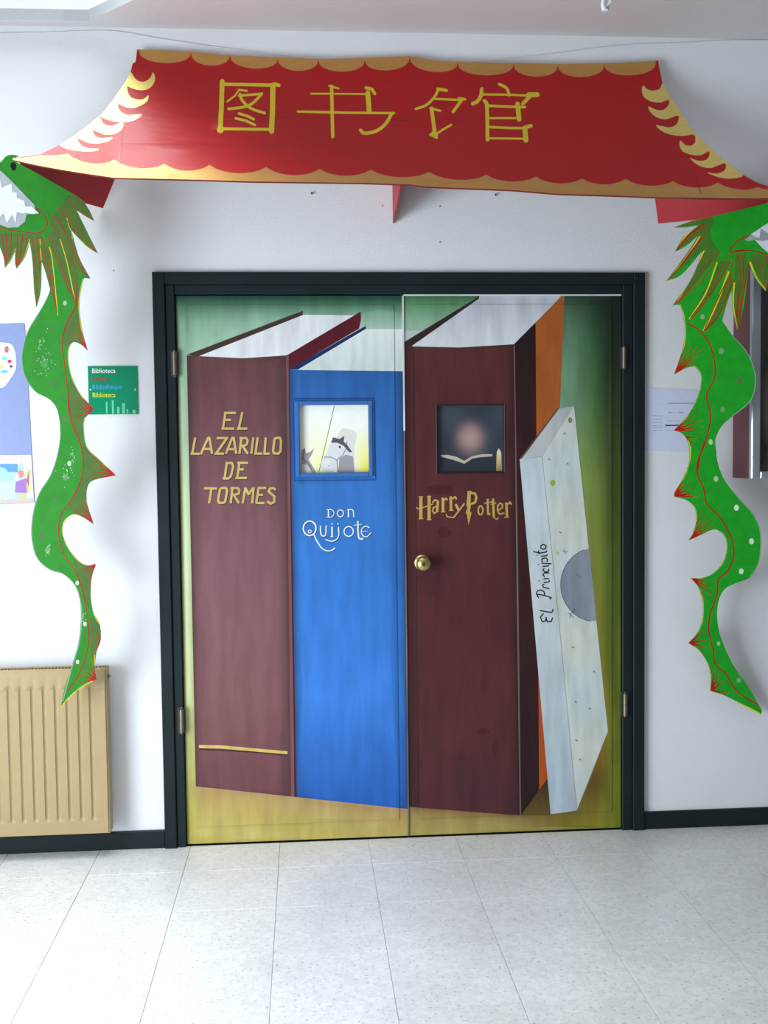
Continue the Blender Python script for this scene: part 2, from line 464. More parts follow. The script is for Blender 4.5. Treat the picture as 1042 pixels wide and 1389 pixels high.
Bm = lambda px, py: table(py, [(480, L_((98, 62, 62))), (620, L_((112, 74, 78))), (760, L_((122, 84, 88))), (950, L_((125, 82, 84))), (1080, L_((108, 66, 70)))])
Bb = lambda px, py: table(py, [(500, L_((45, 95, 160))), (640, L_((55, 112, 182))), (800, L_((54, 116, 192))), (950, L_((60, 122, 205))), (1095, L_((40, 92, 170)))])
GOLD_L = L_((196, 170, 98))
mur_L = []
mur_L += [([(254,481),(411,421.5),(411,428),(268,484)], L_((66, 52, 46)))]
mur_L += [([(269,483.5),(412,427),(487,428),(388,485),(330,487)], L_((222, 222, 222)))]
mur_L += [([(389,482),(489.6,422.5),(490,444),(392,502)], L_((88, 26, 36)))]
mur_L += [([(487,446.5),(550,446.5),(550,425),(520,420),(492,424)], lambda x, y: mixc(L_((112, 155, 125)), L_((170, 195, 180)), (y-420)/26))]
mur_L += [([(404,501.5),(496,446.5),(550,446.5),(550,504),(470,503.5)], lambda x, y: mixc(L_((226, 230, 226)), L_((205, 215, 208)), (y-446)/50))]
mur_L += [([(391.8,501.5),(404,501.5),(496.5,446),(496,442)], L_((32, 44, 92)))]
mur_L += [([(253.5,482),(269,483),(330,486),(388,482),(401.5,1081),(265.6,1066.5)], spine(Bm, L_((66, 46, 46)), 253.5, 265.6, 389, 396, .10, .14))]
mur_L += [([(388,482),(391.5,480.5),(399.5,1080.6),(395,1080)], L_((120, 76, 76)))]
mur_L += [([(391.5,500),(393,500),(403,1081),(399.5,1080.6)], L_((62, 32, 40)))]
mur_L += [([(392.5,501.7),(550,503.5),(558,1098),(402.5,1081)], spine(Bb, L_((34, 62, 96)), 392, 402.5, 545, 553, .06, .05))]
# raised-looking frame painted round the picture
mur_L += [([(398,541),(508,540),(510,651),(400,652)], L_((50, 100, 168)))]
mur_L += stroke([(398,541),(508,540),(510,651),(400,652),(398,541)], 1.2, L_((26, 66, 128)), cap=False)
mur_L += stroke([(506,543),(507.5,648)], 1.4, L_((110, 150, 205)), cap=False)
mur_L += stroke([(270,1012.5),(300,1013),(345,1017),(390,1021)], 4.2, L_((205, 178, 96)), cap=False)
mur_L += stroke([(270,1016),(345,1020),(390,1024)], 1.6, L_((58, 36, 36)), cap=False)
def zl(strokes, sc, ox, oy, w, col, sh=None, smo=False):
    out = []
    if sh:
        for s in strokes: out += stroke([(ox+x/sc+.9, oy+y/sc+1.1) for x, y in s], w, sh, cap=False)
    for s in strokes: out += stroke([(ox+x/sc, oy+y/sc) for x, y in s], w, col, cap=False, smooth_=smo)
    return out
laz = [[(388,140),(365,285)],[(375,140),(487,140)],[(372,205),(440,205)],[(352,287),(470,287)],[(548,132),(515,285)],[(497,287),(594,287)],
 [(104,372),(75,525)],[(60,523),(145,525)],[(155,530),(225,375),(238,375),(262,525)],[(180,480),(250,480)],[(305,377),(412,377)],[(402,378),(302,520)],[(285,523),(375,523)],
 [(392,525),(452,375),(466,375),(490,525)],[(415,482),(482,482)],[(540,375),(520,525)],[(520,377),(585,377),(598,400),(590,435),(570,448),(530,450)],[(550,450),(600,525)],
 [(652,370),(632,525)],[(692,370),(672,522)],[(658,523),(736,523)],[(768,370),(756,523)],[(745,523),(804,523)],[(858,378),(900,373),(912,400),(908,500),(888,523),(845,520),(838,495),(850,390),(862,376)],
 [(402,610),(380,755)],[(390,612),(450,612),(462,645),(440,735),(415,757),(362,757)],[(520,610),(500,752)],[(500,610),(602,610)],[(508,672),(562,672)],[(482,753),(590,752)],
 [(187,850),(308,852)],[(258,852),(234,992)],[(350,848),(392,846),(404,870),(386,975),(368,988),(326,986),(318,960),(338,858),(352,847)],
 [(455,845),(438,990)],[(436,848),(508,848),(520,872),(512,902),(450,915)],[(468,915),(516,990)],[(578,842),(550,992)],[(578,848),(606,905),(655,842)],[(655,842),(640,992)],
 [(702,845),(678,990)],[(695,847),(772,847)],[(692,912),(742,912)],[(674,988),(757,990)],[(862,865),(840,848),(808,852),(795,880),(850,928),(848,980),(815,996),(782,972)]]
mur_L += zl(laz, 6.947, 250, 540, 3.1, GOLD_L, L_((62, 40, 42)))
WQ = L_((222, 226, 222)); SH = L_((26, 48, 84))
dq = [([(440,95),(440,185)],16),([(415,98),(470,98),(500,122),(500,160),(470,186),(415,188)],9),([(675,98),(675,188)],16),([(660,100),(700,97),(730,112),(737,188)],12),
 ([(345,285),(348,370),(370,408),(398,404),(408,380),(412,285)],15),([(482,300),(482,415)],18),([(460,415),(500,415)],7),([(558,300),(560,400),(530,452),(470,470),(402,448)],13),
 ([(785,232),(792,400),(812,442),(850,440)],20),([(738,282),(832,272)],9),([(925,312),(880,293),(838,320),(826,365),(850,408),(895,415),(942,368)],12),([(830,352),(898,352)],7),
 ([(266,385),(305,470),(365,555),(435,585),(490,570),(520,545)],14),([(408,290),(425,285)],6)]
for sh in (1, 0):
    o = (.8, 1.0) if sh else (0, 0); col = SH if sh else WQ
    for s, w in dq: mur_L += stroke([(395+x/8.683+o[0], 680+y/8.683+o[1]) for x, y in s], w/8.683, col, cap=False, smooth_=len(s) > 3)
    mur_L += ring(395+580/8.683+o[0], 680+142/8.683+o[1], 36/8.683, 40/8.683, 1.4, col)
    mur_L += ring(395+218/8.683+o[0], 680+318/8.683+o[1], 75/8.683, 86/8.683, 1.9, col)
    mur_L += ring(395+678/8.683+o[0], 680+355/8.683+o[1], 55/8.683, 58/8.683, 1.6, col)
    mur_L += ring(395+220/8.683+o[0], 680+355/8.683+o[1], 18/8.683, 18/8.683, 1.1, col)
    mur_L += disc(395+482/8.683+o[0], 680+266/8.683+o[1], 1.1, 1.1, col, 8)+disc(395+552/8.683+o[0], 680+266/8.683+o[1], 1.1, 1.1, col, 8)

def bgR(px, py):
    xs = [758, 790, 812, 826, 845]
    if px < 700:
        c = table(py, [(402, R_((60, 92, 60))), (415, R_((84, 132, 92))), (440, R_((130, 160, 135))), (470, R_((150, 170, 150)))])
        if py < 1000: return c
    row = table
    cols = [
      (400, [(42,62,46),(38,58,42),(30,44,32),(26,34,28),(26,34,28)]),
      (450, [(105,140,110),(66,100,72),(40,68,44),(28,40,30),(24,32,28)]),
      (550, [(110,148,118),(92,122,86),(58,92,46),(40,52,34),(28,30,26)]),
      (650, [(120,140,80),(120,140,72),(100,116,52),(66,78,40),(42,38,32)]),
      (760, [(124,136,74),(120,128,62),(112,120,50),(70,92,34),(36,54,26)]),
      (900, [(130,120,56),(130,118,50),(124,116,36),(86,100,28),(28,70,30)]),
      (990, [(90,62,36),(110,72,32),(140,96,36),(120,110,32),(40,84,26)]),
      (1060,[(70,52,28),(84,64,32),(88,72,32),(96,96,34),(104,118,34)]),
      (1125,[(120,104,40),(132,122,42),(132,122,36),(116,116,36),(104,112,30)])]
    def rowc(k):
        return table(px, [(x, R_(c)) for x, c in zip(xs, cols[k][1])])
    for k in range(len(cols)-1):
        if py <= cols[k+1][0]:
            c = mixc(rowc(k), rowc(k+1), (py-cols[k][0])/(cols[k+1][0]-cols[k][0])); break
    else: c = rowc(len(cols)-1)
    if py > 1070 and px < 790:
        t = py-(1094+(px-555)*.075)
        g = table(t, [(0, R_((120, 92, 56))), (12, R_((150, 128, 74))), (36, R_((156, 140, 76)))])
        if px > 700: g = mixc(g, R_((110, 92, 34)), (px-700)/70)
        c = g if px < 740 else mixc(g, c, (px-740)/50)
    return c
Hm = lambda px, py: table(py, [(470, R_((76, 40, 38))), (560, R_((72, 36, 38))), (700, R_((74, 38, 40))), (850, R_((70, 34, 36))), (1000, R_((72, 38, 38))), (1100, R_((66, 36, 42)))])
def hpc(px, py):
    c = Hm(px, py); k = .5+.5*math.sin(px*.045+1.3*math.sin(py*.02))*math.sin(py*.031+px*.02)
    return mixc(c, R_((92, 44, 44)), .35*k)
mur_R = []
mur_R += [([(540,448),(575,449),(560,460),(546,466),(540,466)], R_((165, 172, 168)))]
mur_R += [([(540,469),(648.5,403),(648.5,398),(655,398),(650,407),(560,470)], R_((46, 34, 32)))]
mur_R += [([(558.5,469.5),(650,405),(651,398),(764,398),(758.5,405),(697,467),(623,471)], lambda x, y: mixc(R_((168, 172, 178)), R_((192, 195, 198)), (y-400)/60))]
mur_R += [([(697,467),(726.5,437.5),(731.5,1071),(707,1106)], lambda x, y: mixc(R_((38, 24, 24)), R_((56, 26, 28)), (y-500)/200 if y < 700 else (1100-y)/400))]
mur_R += [([(726.5,438),(759,405),(766,398),(759.5,553),(748,1050),(742,1057),(731.5,1071)], lambda x, y: mixc(R_((152, 82, 36)), R_((164, 72, 28)), (y-500)/400))]
mur_R += [([(731.5,1071),(742,1057),(760,1060),(750,1106),(707,1106)], lambda x, y: mixc(R_((58, 42, 30)), R_((92, 74, 34)), (y-1060)/45))]
mur_R += [([(540,466),(560,470),(623,471.5),(697,467),(705,1106),(555,1094.5),(548,1094)], spine(hpc, R_((34, 22, 24)), 546, 553, 697, 704, .12, .05))]
mur_R += stroke([(697.5,468),(702,760),(706,1105)], 1.7, R_((104, 76, 74)), cap=False)
mur_R += stroke([(561,472),(565,760),(568,1092)], .8, R_((46, 24, 26)), cap=False)
for (x, y, rx, ry) in ((596, 664, 18, 7), (603, 722, 10, 7), (655, 992, 10, 4), (672, 1014, 4, 8)): mur_R += disc(x, y, rx, ry, R_((68, 31, 32)))
# leaning white book
mur_R += [([(705,623),(757.7,554.5),(779,551),(735,619)], lambda x, y: mixc(R_((178, 182, 178)), R_((158, 160, 160)), (x-705)/70))]
mur_R += [([(703.5,624),(756,554),(759,553.5),(708,622)], R_((88, 66, 58)))]
mur_R += [([(705,623),(735,619.5),(760,860),(782.6,1099),(747,1104.7)], lambda x, y: table(y, [(620, R_((176, 186, 192))), (800, R_((180, 186, 186))), (1100, R_((160, 172, 180)))]))]
mur_R += [([(735,619.5),(779,551),(824.8,991.6),(782.6,1099),(760,860)], lambda x, y: mixc(R_((178, 186, 184)), R_((186, 190, 178)), math.sin(y*.02)**2))]
mur_R += stroke([(735.5,619.5),(760,860),(782.5,1098)], 1.0, R_((150, 148, 120)), cap=False)
mur_R += stroke([(779,551),(802,772),(825,991.6),(783,1099)], .7, R_((96, 96, 80)), cap=False)
pl = [(787+0*0, 743)]
import math as _m
pp = [(808+47.5*_m.cos(t), 793+50*_m.sin(t)) for t in [_m.radians(a) for a in range(98, 256, 8)]]
edge = lambda y: 779+(y-551)*(45.8/440.6)
pp = [(min(x, edge(y)-.5), y) for x, y in pp]
mur_R += [(pp+[(edge(744)-.5, 744), (edge(842)-.5, 842)], lambda x, y: mixc(R_((112, 118, 132)), R_((128, 133, 142)), (x-760)/45))]
mur_R += stroke(pp, .8, R_((52, 56, 66)), cap=False)
mur_R += stroke([(780,826),(774,833),(770,832)], .8, R_((50, 54, 60)))+stroke([(774,833),(773,839)], .8, R_((50, 54, 60)))+stroke([(774,833),(778,838)], .8, R_((50, 54, 60)))
mur_R += stroke([(781,781),(786,778)], .7, R_((80, 84, 96)))+stroke([(784,784),(789,781)], .7, R_((80, 84, 96)))
SD = R_((92, 98, 92))
for (x, y) in ((766,588),(745,623),(770,629),(760,722),(777.5,878),(806,911),(781,952),(800,961),(787,1030),(782,1004)):
    mur_R += stroke([(x-1.8, y), (x+1.8, y)], .9, SD, cap=False)+stroke([(x-1, y-1.7), (x+1, y+1.7)], .8, SD, cap=False)
mur_R += stroke([(762,748),(770,748)], .7, SD)+stroke([(766,744),(766,752)], .7, SD)+stroke([(763,745),(769,751)], .7, SD)
mur_R += disc(750, 655, 3.6, 4.2, R_((150, 158, 50)))+disc(773.5, 570, 2.8, 4, R_((112, 128, 62)))+disc(756.5, 750, 2.2, 2.2, R_((165, 165, 110)))
INK = R_((26, 28, 34))
pr = [[(398,1192),(380,1212),(390,1238),(410,1233),(412,1212)],[(412,1214),(418,1238),(440,1238),(448,1215)],[(376,1176),(420,1184),(444,1186),(451,1177),(446,1168)],
 [(442,1105),(400,1092),(362,1086)],[(372,1108),(358,1085),(362,1068),(382,1062),(400,1072),(404,1090)],[(442,1105),(430,1113)],
 [(430,1055),(396,1048),(392,1036),(402,1030)],[(398,1022),(428,1018),(430,1008)],[(398,1000),(430,1000)],[(404,990),(394,978),(402,968),(430,968)],
 [(402,942),(394,952),(408,964),(426,958),(426,944)],[(392,932),(424,930),(426,922)],[(386,914),(442,918)],[(390,908),(388,892),(404,884),(420,892),(416,908)],
 [(384,876),(416,872),(418,864)],[(340,850),(380,858),(414,852),(412,844)],[(372,866),(370,842)],[(396,838),(382,830),(384,816),(398,810),(412,818),(410,832),(396,838)]]
mur_R += zl(pr, 4.083, 640, 540, 1.7, INK)
mur_R += disc(640+372/4.083, 540+1012/4.083, .9, .9, INK, 6)+disc(640+368/4.083, 540+922/4.083, .9, .9, INK, 6)+disc(640+362/4.083, 540+870/4.083, .9, .9, INK, 6)
GP = R_((172, 146, 74))
hp = [([(190,205),(190,392)],26),([(258,205),(258,398)],26),([(150,298),(175,308),(290,268)],9),([(172,207),(208,207)],7),([(170,390),(210,390)],7),([(240,203),(275,203)],7),([(240,398),(278,398)],7),
 ([(332,240),(325,335)],20),([(325,285),(295,298),(286,325),(300,345),(325,330)],12),([(286,258),(305,233),(330,240)],12),([(372,215),(374,332)],22),([(380,238),(400,220),(412,235)],14),([(355,334),(392,332)],7),
 ([(438,205),(440,320)],22),([(450,225),(475,208),(487,228)],14),([(422,322),(462,320)],7),([(478,268),(508,325)],20),([(552,262),(500,330),(462,380)],12),([(462,380),(408,372),(400,352)],9),
 ([(578,172),(640,180),(652,215),(640,255),(608,268)],18),([(745,225),(748,350),(768,352)],18),([(715,262),(790,248)],9),([(790,222),(796,378)],18),([(770,272),(815,258)],9),([(796,380),(820,396),(838,378)],8),
 ([(830,322),(866,300),(868,272),(848,258),(828,285),(828,325),(845,352),(885,342)],12),([(900,255),(906,375)],20),([(910,272),(930,252),(944,272)],14),([(880,380),(922,376)],7),([(575,165),(610,162)],8)]
for s, w in hp: mur_R += stroke([(540+x/6.13, 640+y/6.13) for x, y in s], w/6.13, GP, cap=False)
mur_R += [([(540+x/6.13, 640+y/6.13) for x, y in [(578,165),(606,165),(602,260),(608,262),(598,330),(612,338),(586,444),(573,352),(562,345),(578,290),(568,285)]], GP)]
mur_R += ring(540+686/6.13, 640+320/6.13, 3.2, 6, 2.1, GP)

mur_L = wpaint(mur_L); mur_R = wpaint(mur_R)
fbL = lambda x, z: bgL(*proj((x, 0, z))); fbR = lambda x, z: bgR(*proj((x, 0, z)))
LX0, LX1, RX0, RX1, DZ0, DZ1 = -.6375, .1935, .1985, 1.0215, .007, 2.0465
def rect(x0, z0, x1, z1): return [(x0, z0), (x1, z0), (x1, z1), (x0, z1)]
def winrect(x0, y0, x1, y1):
    a = at(x0, y1, 0); c = at(x1, y0, 0); return (a.x, a.z, c.x, c.z)
WL = winrect(407.5, 549, 499.5, 641.5); WR = winrect(594, 550, 683.5, 641.5)

def door(num, x0, x1, fb, mur, win, label, edge, inl, inr):
    d = empty('door_%d' % num, ((x0+x1)/2, 0, DZ0)); tag(d, label, 'door', kind='structure')
    hole = rect(*win)
    painted('door_leaf', rect(x0, DZ0, x1, DZ1), fb, mur, lambda x, z: (x, .0015, z), (0, .038, 0), M_mural, edge, d, [hole], grid=.03)
    painted('door_panel', rect(x0+inl, DZ0+.066, x1-inr, DZ1-.034), fb, mur, lambda x, z: (x, -.0015, z), (0, .0028, 0), M_mural, edge, d, [hole], grid=.03)
    return d
dl = door(1, LX0, LX1, fbL, mur_L, WL, 'left leaf of the double door painted with maroon and blue books', L_((120, 130, 90)), .036, .032)
dr = door(2, RX0, RX1, fbR, mur_R, WR, 'right leaf of the double door painted with dark maroon and white books', R_((50, 50, 40)), .036, .036)

def moulding(win, col, parent, w=.016, h=.010):
    x0, z0, x1, z1 = win
    mb = MB()
    for (a, c) in (((x0-w, -.0015-h, z0-w), (x0, .004, z1+w)), ((x1, -.0015-h, z0-w), (x1+w, .004, z1+w)), ((x0, -.0015-h, z0-w), (x1, .004, z0)), ((x0, -.0015-h, z1), (x1, .004, z1+w))):
        mb.box(a, c, bev=.003)
    m = mat('moulding_paint', col, .45, var=.08, scale=9)
    return part(mb, 'window_moulding', m, parent)
moulding(WL, L_((52, 104, 172)), dl)
moulding(WR, R_((60, 28, 30)), dr, w=.006, h=.004)
def picture(win, base, paints, parent, label, Y=.014):
    wp = []
    for p, c in paints:
        if callable(c): wp.append((wpoly(p, Y), (lambda c: (lambda x, z: c(*proj((x, Y, z)))))(c)))
        else: wp.append((wpoly(p, Y), c))
    fb = lambda x, z: base(*proj((x, Y, z)))
    m = painted('picture', rect(*win), fb, wp, lambda x, z: (x, Y, z), (0, .002, 0), M_print, (.1, .1, .1), parent, grid=.008)
    tag(m, label); return m
pic = lambda c: al(c, 1.12)
def yb(px, py):
    c = mixc(pic((232, 238, 222)), pic((238, 234, 150)), max(0, (py-560)/90)*(.6+.4*math.sin(px*.09)))
    return mixc(c, pic((235, 215, 70)), max(0, (px-470)/30)*max(0, (py-580)/60))
P0 = lambda x, y: (380+x/6.947, 530+y/6.947)
gl, gm, gd = pic((206, 204, 204)), pic((150, 146, 150)), pic((84, 78, 84))
hz = []
hz += stroke([P0(512,140), P0(430,500), P0(365,770)], 1.0, pic((120, 100, 88)), cap=False)
hz += [([P0(*q) for q in [(200,560),(232,540),(245,590),(290,570),(325,540),(300,600),(270,650),(300,700),(340,770),(195,775)]], gm)]
hz += [([P0(*q) for q in [(205,690),(260,700),(300,775),(200,778)]], gl)]+stroke([P0(232,545), P0(210,640), P0(260,680), P0(300,740)], .9, gd, cap=False)
hz += [(smooth([P0(*q) for q in [(560,380),(640,360),(720,400),(700,560),(700,780),(560,785),(500,600)]], 3), pic((208, 206, 196)))]
hz += [(smooth([P0(*q) for q in [(480,470),(510,430),(570,460),(605,425),(620,470),(670,500),(695,600),(705,690),(700,780),(540,785),(545,720),(500,765),(410,760),(385,700),(400,640),(440,590)]], 3), gl)]
hz += [([P0(*q) for q in [(560,640),(620,600),(690,620),(700,770),(545,775)]], gm)]
hz += [([P0(*q) for q in [(500,440),(560,455),(605,425),(600,480),(640,520),(680,580),(650,580),(600,520),(540,490),(480,490)]], gd)]
hz += stroke([P0(415,625), P0(480,625), P0(535,655), P0(590,610), P0(625,540), P0(630,480)], .9, gd, cap=False)+stroke([P0(535,655), P0(545,765)], .9, gd, cap=False)
hz += disc(*P0(563,530), 1.6, 2.0, gd)+disc(*P0(460,705), 1.3, 1.0, gd)+disc(*P0(440,690), 5.5, 6.0, pic((214, 212, 212)))+stroke([P0(465,700), P0(450,715)], .7, gd)
picture(WL, yb, hz, dl, 'pale yellow drawing of two grey horses')
pir = lambda c: al(c, 1.65)
def db(px, py):
    c = mixc(pir((50, 56, 62)), pir((38, 44, 54)), .5+.5*math.sin(px*.08)*math.sin(py*.07))
    return mixc(c, pir((150, 118, 112)), .8*math.exp(-(((px-638)/17)**2+((py-594)/19)**2)**1.3))
bk = []
bk += [([(596,621),(612,619),(630,626),(648,619),(672,617),(674,640),(600,641)], pir((36, 40, 46)))]
bk += [([(597,617),(608,617),(620,620),(630,625),(640,619),(654,616),(668,616),(668,619),(652,620),(641,622),(630,629),(616,624),(600,620)], pir((150, 138, 128)))]
bk += [([(674,613),(677,608),(680,614),(681,639),(673,639)], lambda x, y: mixc(pir((186, 172, 126)), pir((120, 104, 66)), (y-610)/28))]
picture(WR, db, bk, dr, 'dark picture with an open book and a candle')

# pale strips stand for light through the gaps beside and above the right leaf
part(MB().box((LX1-.0005, -.004, DZ1-.50), (RX0+.0005, .02, DZ1)), 'meeting_gap_strip', mat('gap_light_strip', (0.62, 0.62, 0.60), .4, stretch=(1, 1, .6), var=.5, scale=3), dr)
part(MB().box((LX1, -.003, DZ0), (RX0, .02, DZ1-.50)), 'meeting_gap_strip', mat('brown_edge_strip', (0.13, 0.10, 0.08), .4, stretch=(1, 1, .6), var=.6, scale=6), dr)  # lower length of the strip, dark brown with streaky tone
part(MB().box((RX0, -.004, DZ1-.001), (RX1, .02, DZ1+.0035)), 'head_gap_light', mat('head_gap_light_pale', (0.7, 0.72, 0.72), .35, var=.1), dr)
# knob
kp = at(574, 764, -.03)
part(MB().lathe([(.0, -.0), (.030, 0), (.0305, .004), (.027, .008), (.018, .010)], (kp.x, -.0015, kp.z), 'Y', 28), 'rose', M_brass, dr, smooth=True)
kb = part(MB().lathe([(.010, .0), (.010, .022), (.017, .027), (.0265, .034), (.0285, .043), (.026, .052), (.018, .058), (.008, .060), (.006, .058), (.0, .058)], (kp.x, -.008, kp.z), 'Y', 28), 'door_knob', M_brass, dr, smooth=True)
part(MB().lathe([(.0055, 0), (.0055, .0012), (0, .0012)], (kp.x, -.0665, kp.z), 'Y', 12), 'keyhole_button', M_dark, dr)
def hinge(px, y0, y1, parent):
    a = at(px, y0, -.02); c = at(px, y1, -.02); x = (a.x+c.x)/2; h = (a.z-c.z)
    mid = (a.z+c.z)/2; r = .0085
    part(MB().box((x-.014, -.0155, mid-h*.56), (x+.014, -.0125, mid+h*.56)), 'hinge_plate', M_dark, parent)
    hb = part(MB().lathe([(.003, -h*.60), (.0055, -h*.57), (.004, -h*.52), (r, -h*.5), (r, -h*.02), (r*.85, -h*.01), (r*.85, h*.01), (r, h*.02), (r, h*.5), (.004, h*.52), (.0055, h*.57), (.003, h*.60)], (x, -.022, mid), 'Z', 14), 'hinge_barrel', M_steel, parent, smooth=True)
hinge(237, 478, 509, dl); hinge(246.5, 962, 993, dl); hinge(846.5, 472, 499, dr); hinge(848, 941, 970, dr)

# ------------------------------------------------------------------ pagoda canopy over the door
RED = al((180, 8, 12), .95); CG = (*al((200, 150, 84), 1.0), .55); CY = (*al((232, 208, 120), 1.05), .45); YEL = al((214, 196, 40), 1.0)
def cdepth(px, py):
    yr = 67+(px-187)*.0212; ye = 241+(px-155)*.037
    t = max(0, (py-yr)/(ye-yr)); d = .03+.40*t**1.25
    if px < 160: d += .10*((160-px)/140)**1.3
    if px > 925: d += .10*((px-925)/140)**1.3
    d += .006*math.sin(px*.021+.6)*t
    return d
def cmap(px, py): return at(px, py, -cdepth(px, py))
z1 = lambda pts: [(x/2.605, 40+y/2.605) for x, y in pts]
z3 = lambda pts: [(700+x/3.047, 40+y/3.047) for x, y in pts]
top = [(186,67),(255,69.5),(300,74),(380,78),(440,80),(500,78.5),(555,76),(590,82),(640,84.5),(700,85.5),(760,87),(820,86),(870,84),(893,82)]
right = [(893,82),(894,90),(899,113),(910,132),(925,154),(941,179),(960,197),(979,214),(1008,237),(1028,248),(1050,255),(1078,262)]
bot = [(1078,268),(1042,269),(985,269),(930,268),(880,267),(831,265),(760,263),(694,257.5),(640,255.5),(600,254),(575,252.5),(556,250),(490,248),(418,247),(340,246),(280,244),(220,242.5),(155,241),(120,236),(88,231),(50,224),(19,217)]
left = [(17,214.5),(54,209.5),(82,196),(101,184),(119,170.5),(138,155),(154,135),(169,113),(177,98),(180,86),(184,84)]
outl = top+right[1:]+bot+left
cp = []
tp = [(188,67),(259,71),(312,74),(377,79),(432,80.5),(495,81),(556,77),(621,85),(697,86.5),(757,88.5),(820,87.5),(890,84)]
for (xa, ya), (xb, yb_) in zip(tp, tp[1:]):
    arc = [(xa+(xb-xa)*(1-math.cos(math.pi*k/10))/2, ya+(yb_-ya)*k/10+16.5*math.sin(math.pi*k/10)**.8) for k in range(11)]
    cp.append(([(xa, ya-16)]+arc+[(xb, yb_-16)], CG))
pk = [(17,214.5),(55,210.5),(92,208.5),(155,216.5),(223,222),(284,223.5),(361,226.5),(434,229),(503,230),(582,233),(660,237),(727,239.5),(790,242),(849,242.5),(913,245.5),(974,247.5),(1028,254),(1082,261)]
dip = [1, 1, 9, 9, 9, 10, 10, 9, 9, 9, 8, 8, 8, 8, 8, 6, 2]
sc = []
for i, ((xa, ya), (xb, yb_)) in enumerate(zip(pk, pk[1:])):
    sc += [(xa+(xb-xa)*k/8, ya+(yb_-ya)*k/8+dip[i]*math.sin(math.pi*k/8)**.7) for k in range(8)]
sc.append(pk[-1])
cp.append((sc+[(1085,300),(5,300),(5,214)], CG))
c1 = z1([(458,146),(445,165),(438,190),(465,207),(500,215),(530,207),(546,185),(548,165),(540,151),(532,170),(510,185),(485,180),(472,165)])
c2 = z1([(434,190),(448,196),(450,215),(462,240),(495,248),(512,243),(525,231),(521,252),(495,270),(465,278),(440,272),(417,262),(422,285),(450,303),(500,299),(485,315),(455,326),(410,326),(375,317),(360,309),(340,290),(400,210)])
c3 = z1([(352,308),(362,330),(392,342),(433,327),(434,345),(425,358),(400,370),(365,370),(328,354),(335,375),(360,385),(397,380),(385,394),(350,402),(310,400),(274,383),(283,405),(310,420),(350,422),(335,430),(290,430),(240,423),(210,408),(190,390),(300,330)])
for c in (c1, c2, c3): cp.append((smooth(c, 2), CY))
r1 = z3([(527,230),(520,250),(530,280),(560,298),(600,302),(631,290),(632,310),(610,332),(580,332),(547,317),(555,340),(580,362),(620,372),(669,355),(672,375),(660,395),(630,405),(579,394),(600,418),(640,435),(690,440),(727,433),(745,420),(640,200),(605,222),(595,245),(565,253),(540,245)])
r2 = z3([(680,458),(676,475),(682,495),(700,510),(735,520),(770,518),(797,503),(800,520),(785,540),(750,542),(719,530),(740,552),(770,568),(810,572),(862,552),(868,570),(860,585),(830,596),(789,590),(820,605),(860,615),(905,615),(945,598),(880,540),(760,425),(741,440),(742,465),(725,480),(700,478)])
for c in (r1, r2): cp.append((smooth(c, 2), CY))
# panel folds and crease marks
cp += stroke([(192,157),(420,160),(640,166)], .7, al((140, 18, 28), .9), cap=False)
cp += stroke([(165,194),(330,196),(520,199)], .6, al((150, 20, 30), .9), cap=False)
cp += stroke([(170,158),(160,222)], .9, al((215, 110, 105), 1), cap=False)+stroke([(943,237),(951,262)], 1.2, al((120, 24, 30), .9), cap=False)
# characters
def chs(lst, sc, ox, oy):
    out = []
    for s, w in lst: out += stroke([(ox+x/sc, oy+y/sc) for x, y in s], w/sc, YEL, smooth_=len(s) > 3)
    return out
ch1 = [([(80,75),(76,200),(70,318)],24),([(82,90),(350,95)],17),([(345,88),(366,96)],18),([(336,95),(334,210),(329,328)],26),([(70,315),(330,318)],15),([(72,318),(70,320)],36),
 ([(205,124),(165,118)],10),([(162,122),(145,148),(105,178)],9),([(165,148),(240,142),(280,138)],12),([(280,138),(235,185),(190,205),(112,215)],14),([(170,140),(180,170),(225,212),(295,236)],14),([(165,238),(210,252),(240,268)],13),([(148,262),(200,275),(245,296)],13),
 ([(528,138),(600,138),(815,140)],9),([(815,132),(822,230)],24),([(462,228),(700,234),(948,236)],12),([(632,100),(638,355)],17),([(620,98),(668,112)],10),([(935,240),(905,290),(860,325),(800,338),(778,322)],17),([(805,108),(835,114),(850,138)],16)]
ch2 = [([(312,155),(255,145)],20),([(262,145),(232,200),(180,250),(115,273)],17),([(225,208),(330,213),(400,216)],14),([(392,205),(430,212)],18),([(412,212),(385,250),(354,292)],20),([(216,270),(226,350),(238,440)],24),([(208,268),(272,286)],14),([(342,376),(290,405),(240,438)],14),([(208,438),(250,458)],16),([(230,430),(240,445)],34),
 ([(650,114),(692,135),(708,160),(713,185)],19),([(540,180),(700,182),(840,188)],14),([(538,145),(532,190),(510,225),(480,240)],24),([(840,182),(895,182)],32),([(850,190),(825,215),(802,240)],24),([(556,222),(570,245),(574,360),(575,472)],24),([(570,252),(690,258),(815,262)],17),([(768,240),(778,340)],30),([(585,333),(780,332)],13),([(585,390),(720,396),(820,397)],16),([(855,382),(815,392)],24),([(815,398),(822,475)],32),([(585,462),(810,465)],13)]
cp += chs(ch1, 3.721, 280, 90)+chs(ch2, 4.736, 540, 90)
can = empty('pagoda_canopy', at(535, 160, 0), 'red and gold cardboard pagoda roof with yellow Chinese characters above the door', 'canopy')
painted('roof_sheet', outl, RED, cp, cmap, (0, .008, -.003), M_card, al((120, 40, 36)), can, grid=13, smooth_=True)
def onplane(px, py, P):
    n = (P[1]-P[0]).cross(P[2]-P[0]); d = ray(px, py); return CAM+d*((P[0]-CAM).dot(n)/d.dot(n))
def tri(name, P, t):
    part(MB().prism(P, t), name, M_red, can)
BL = [at(160, 228, -.08), at(138, 282, -.006), at(27, 219, -.36)]
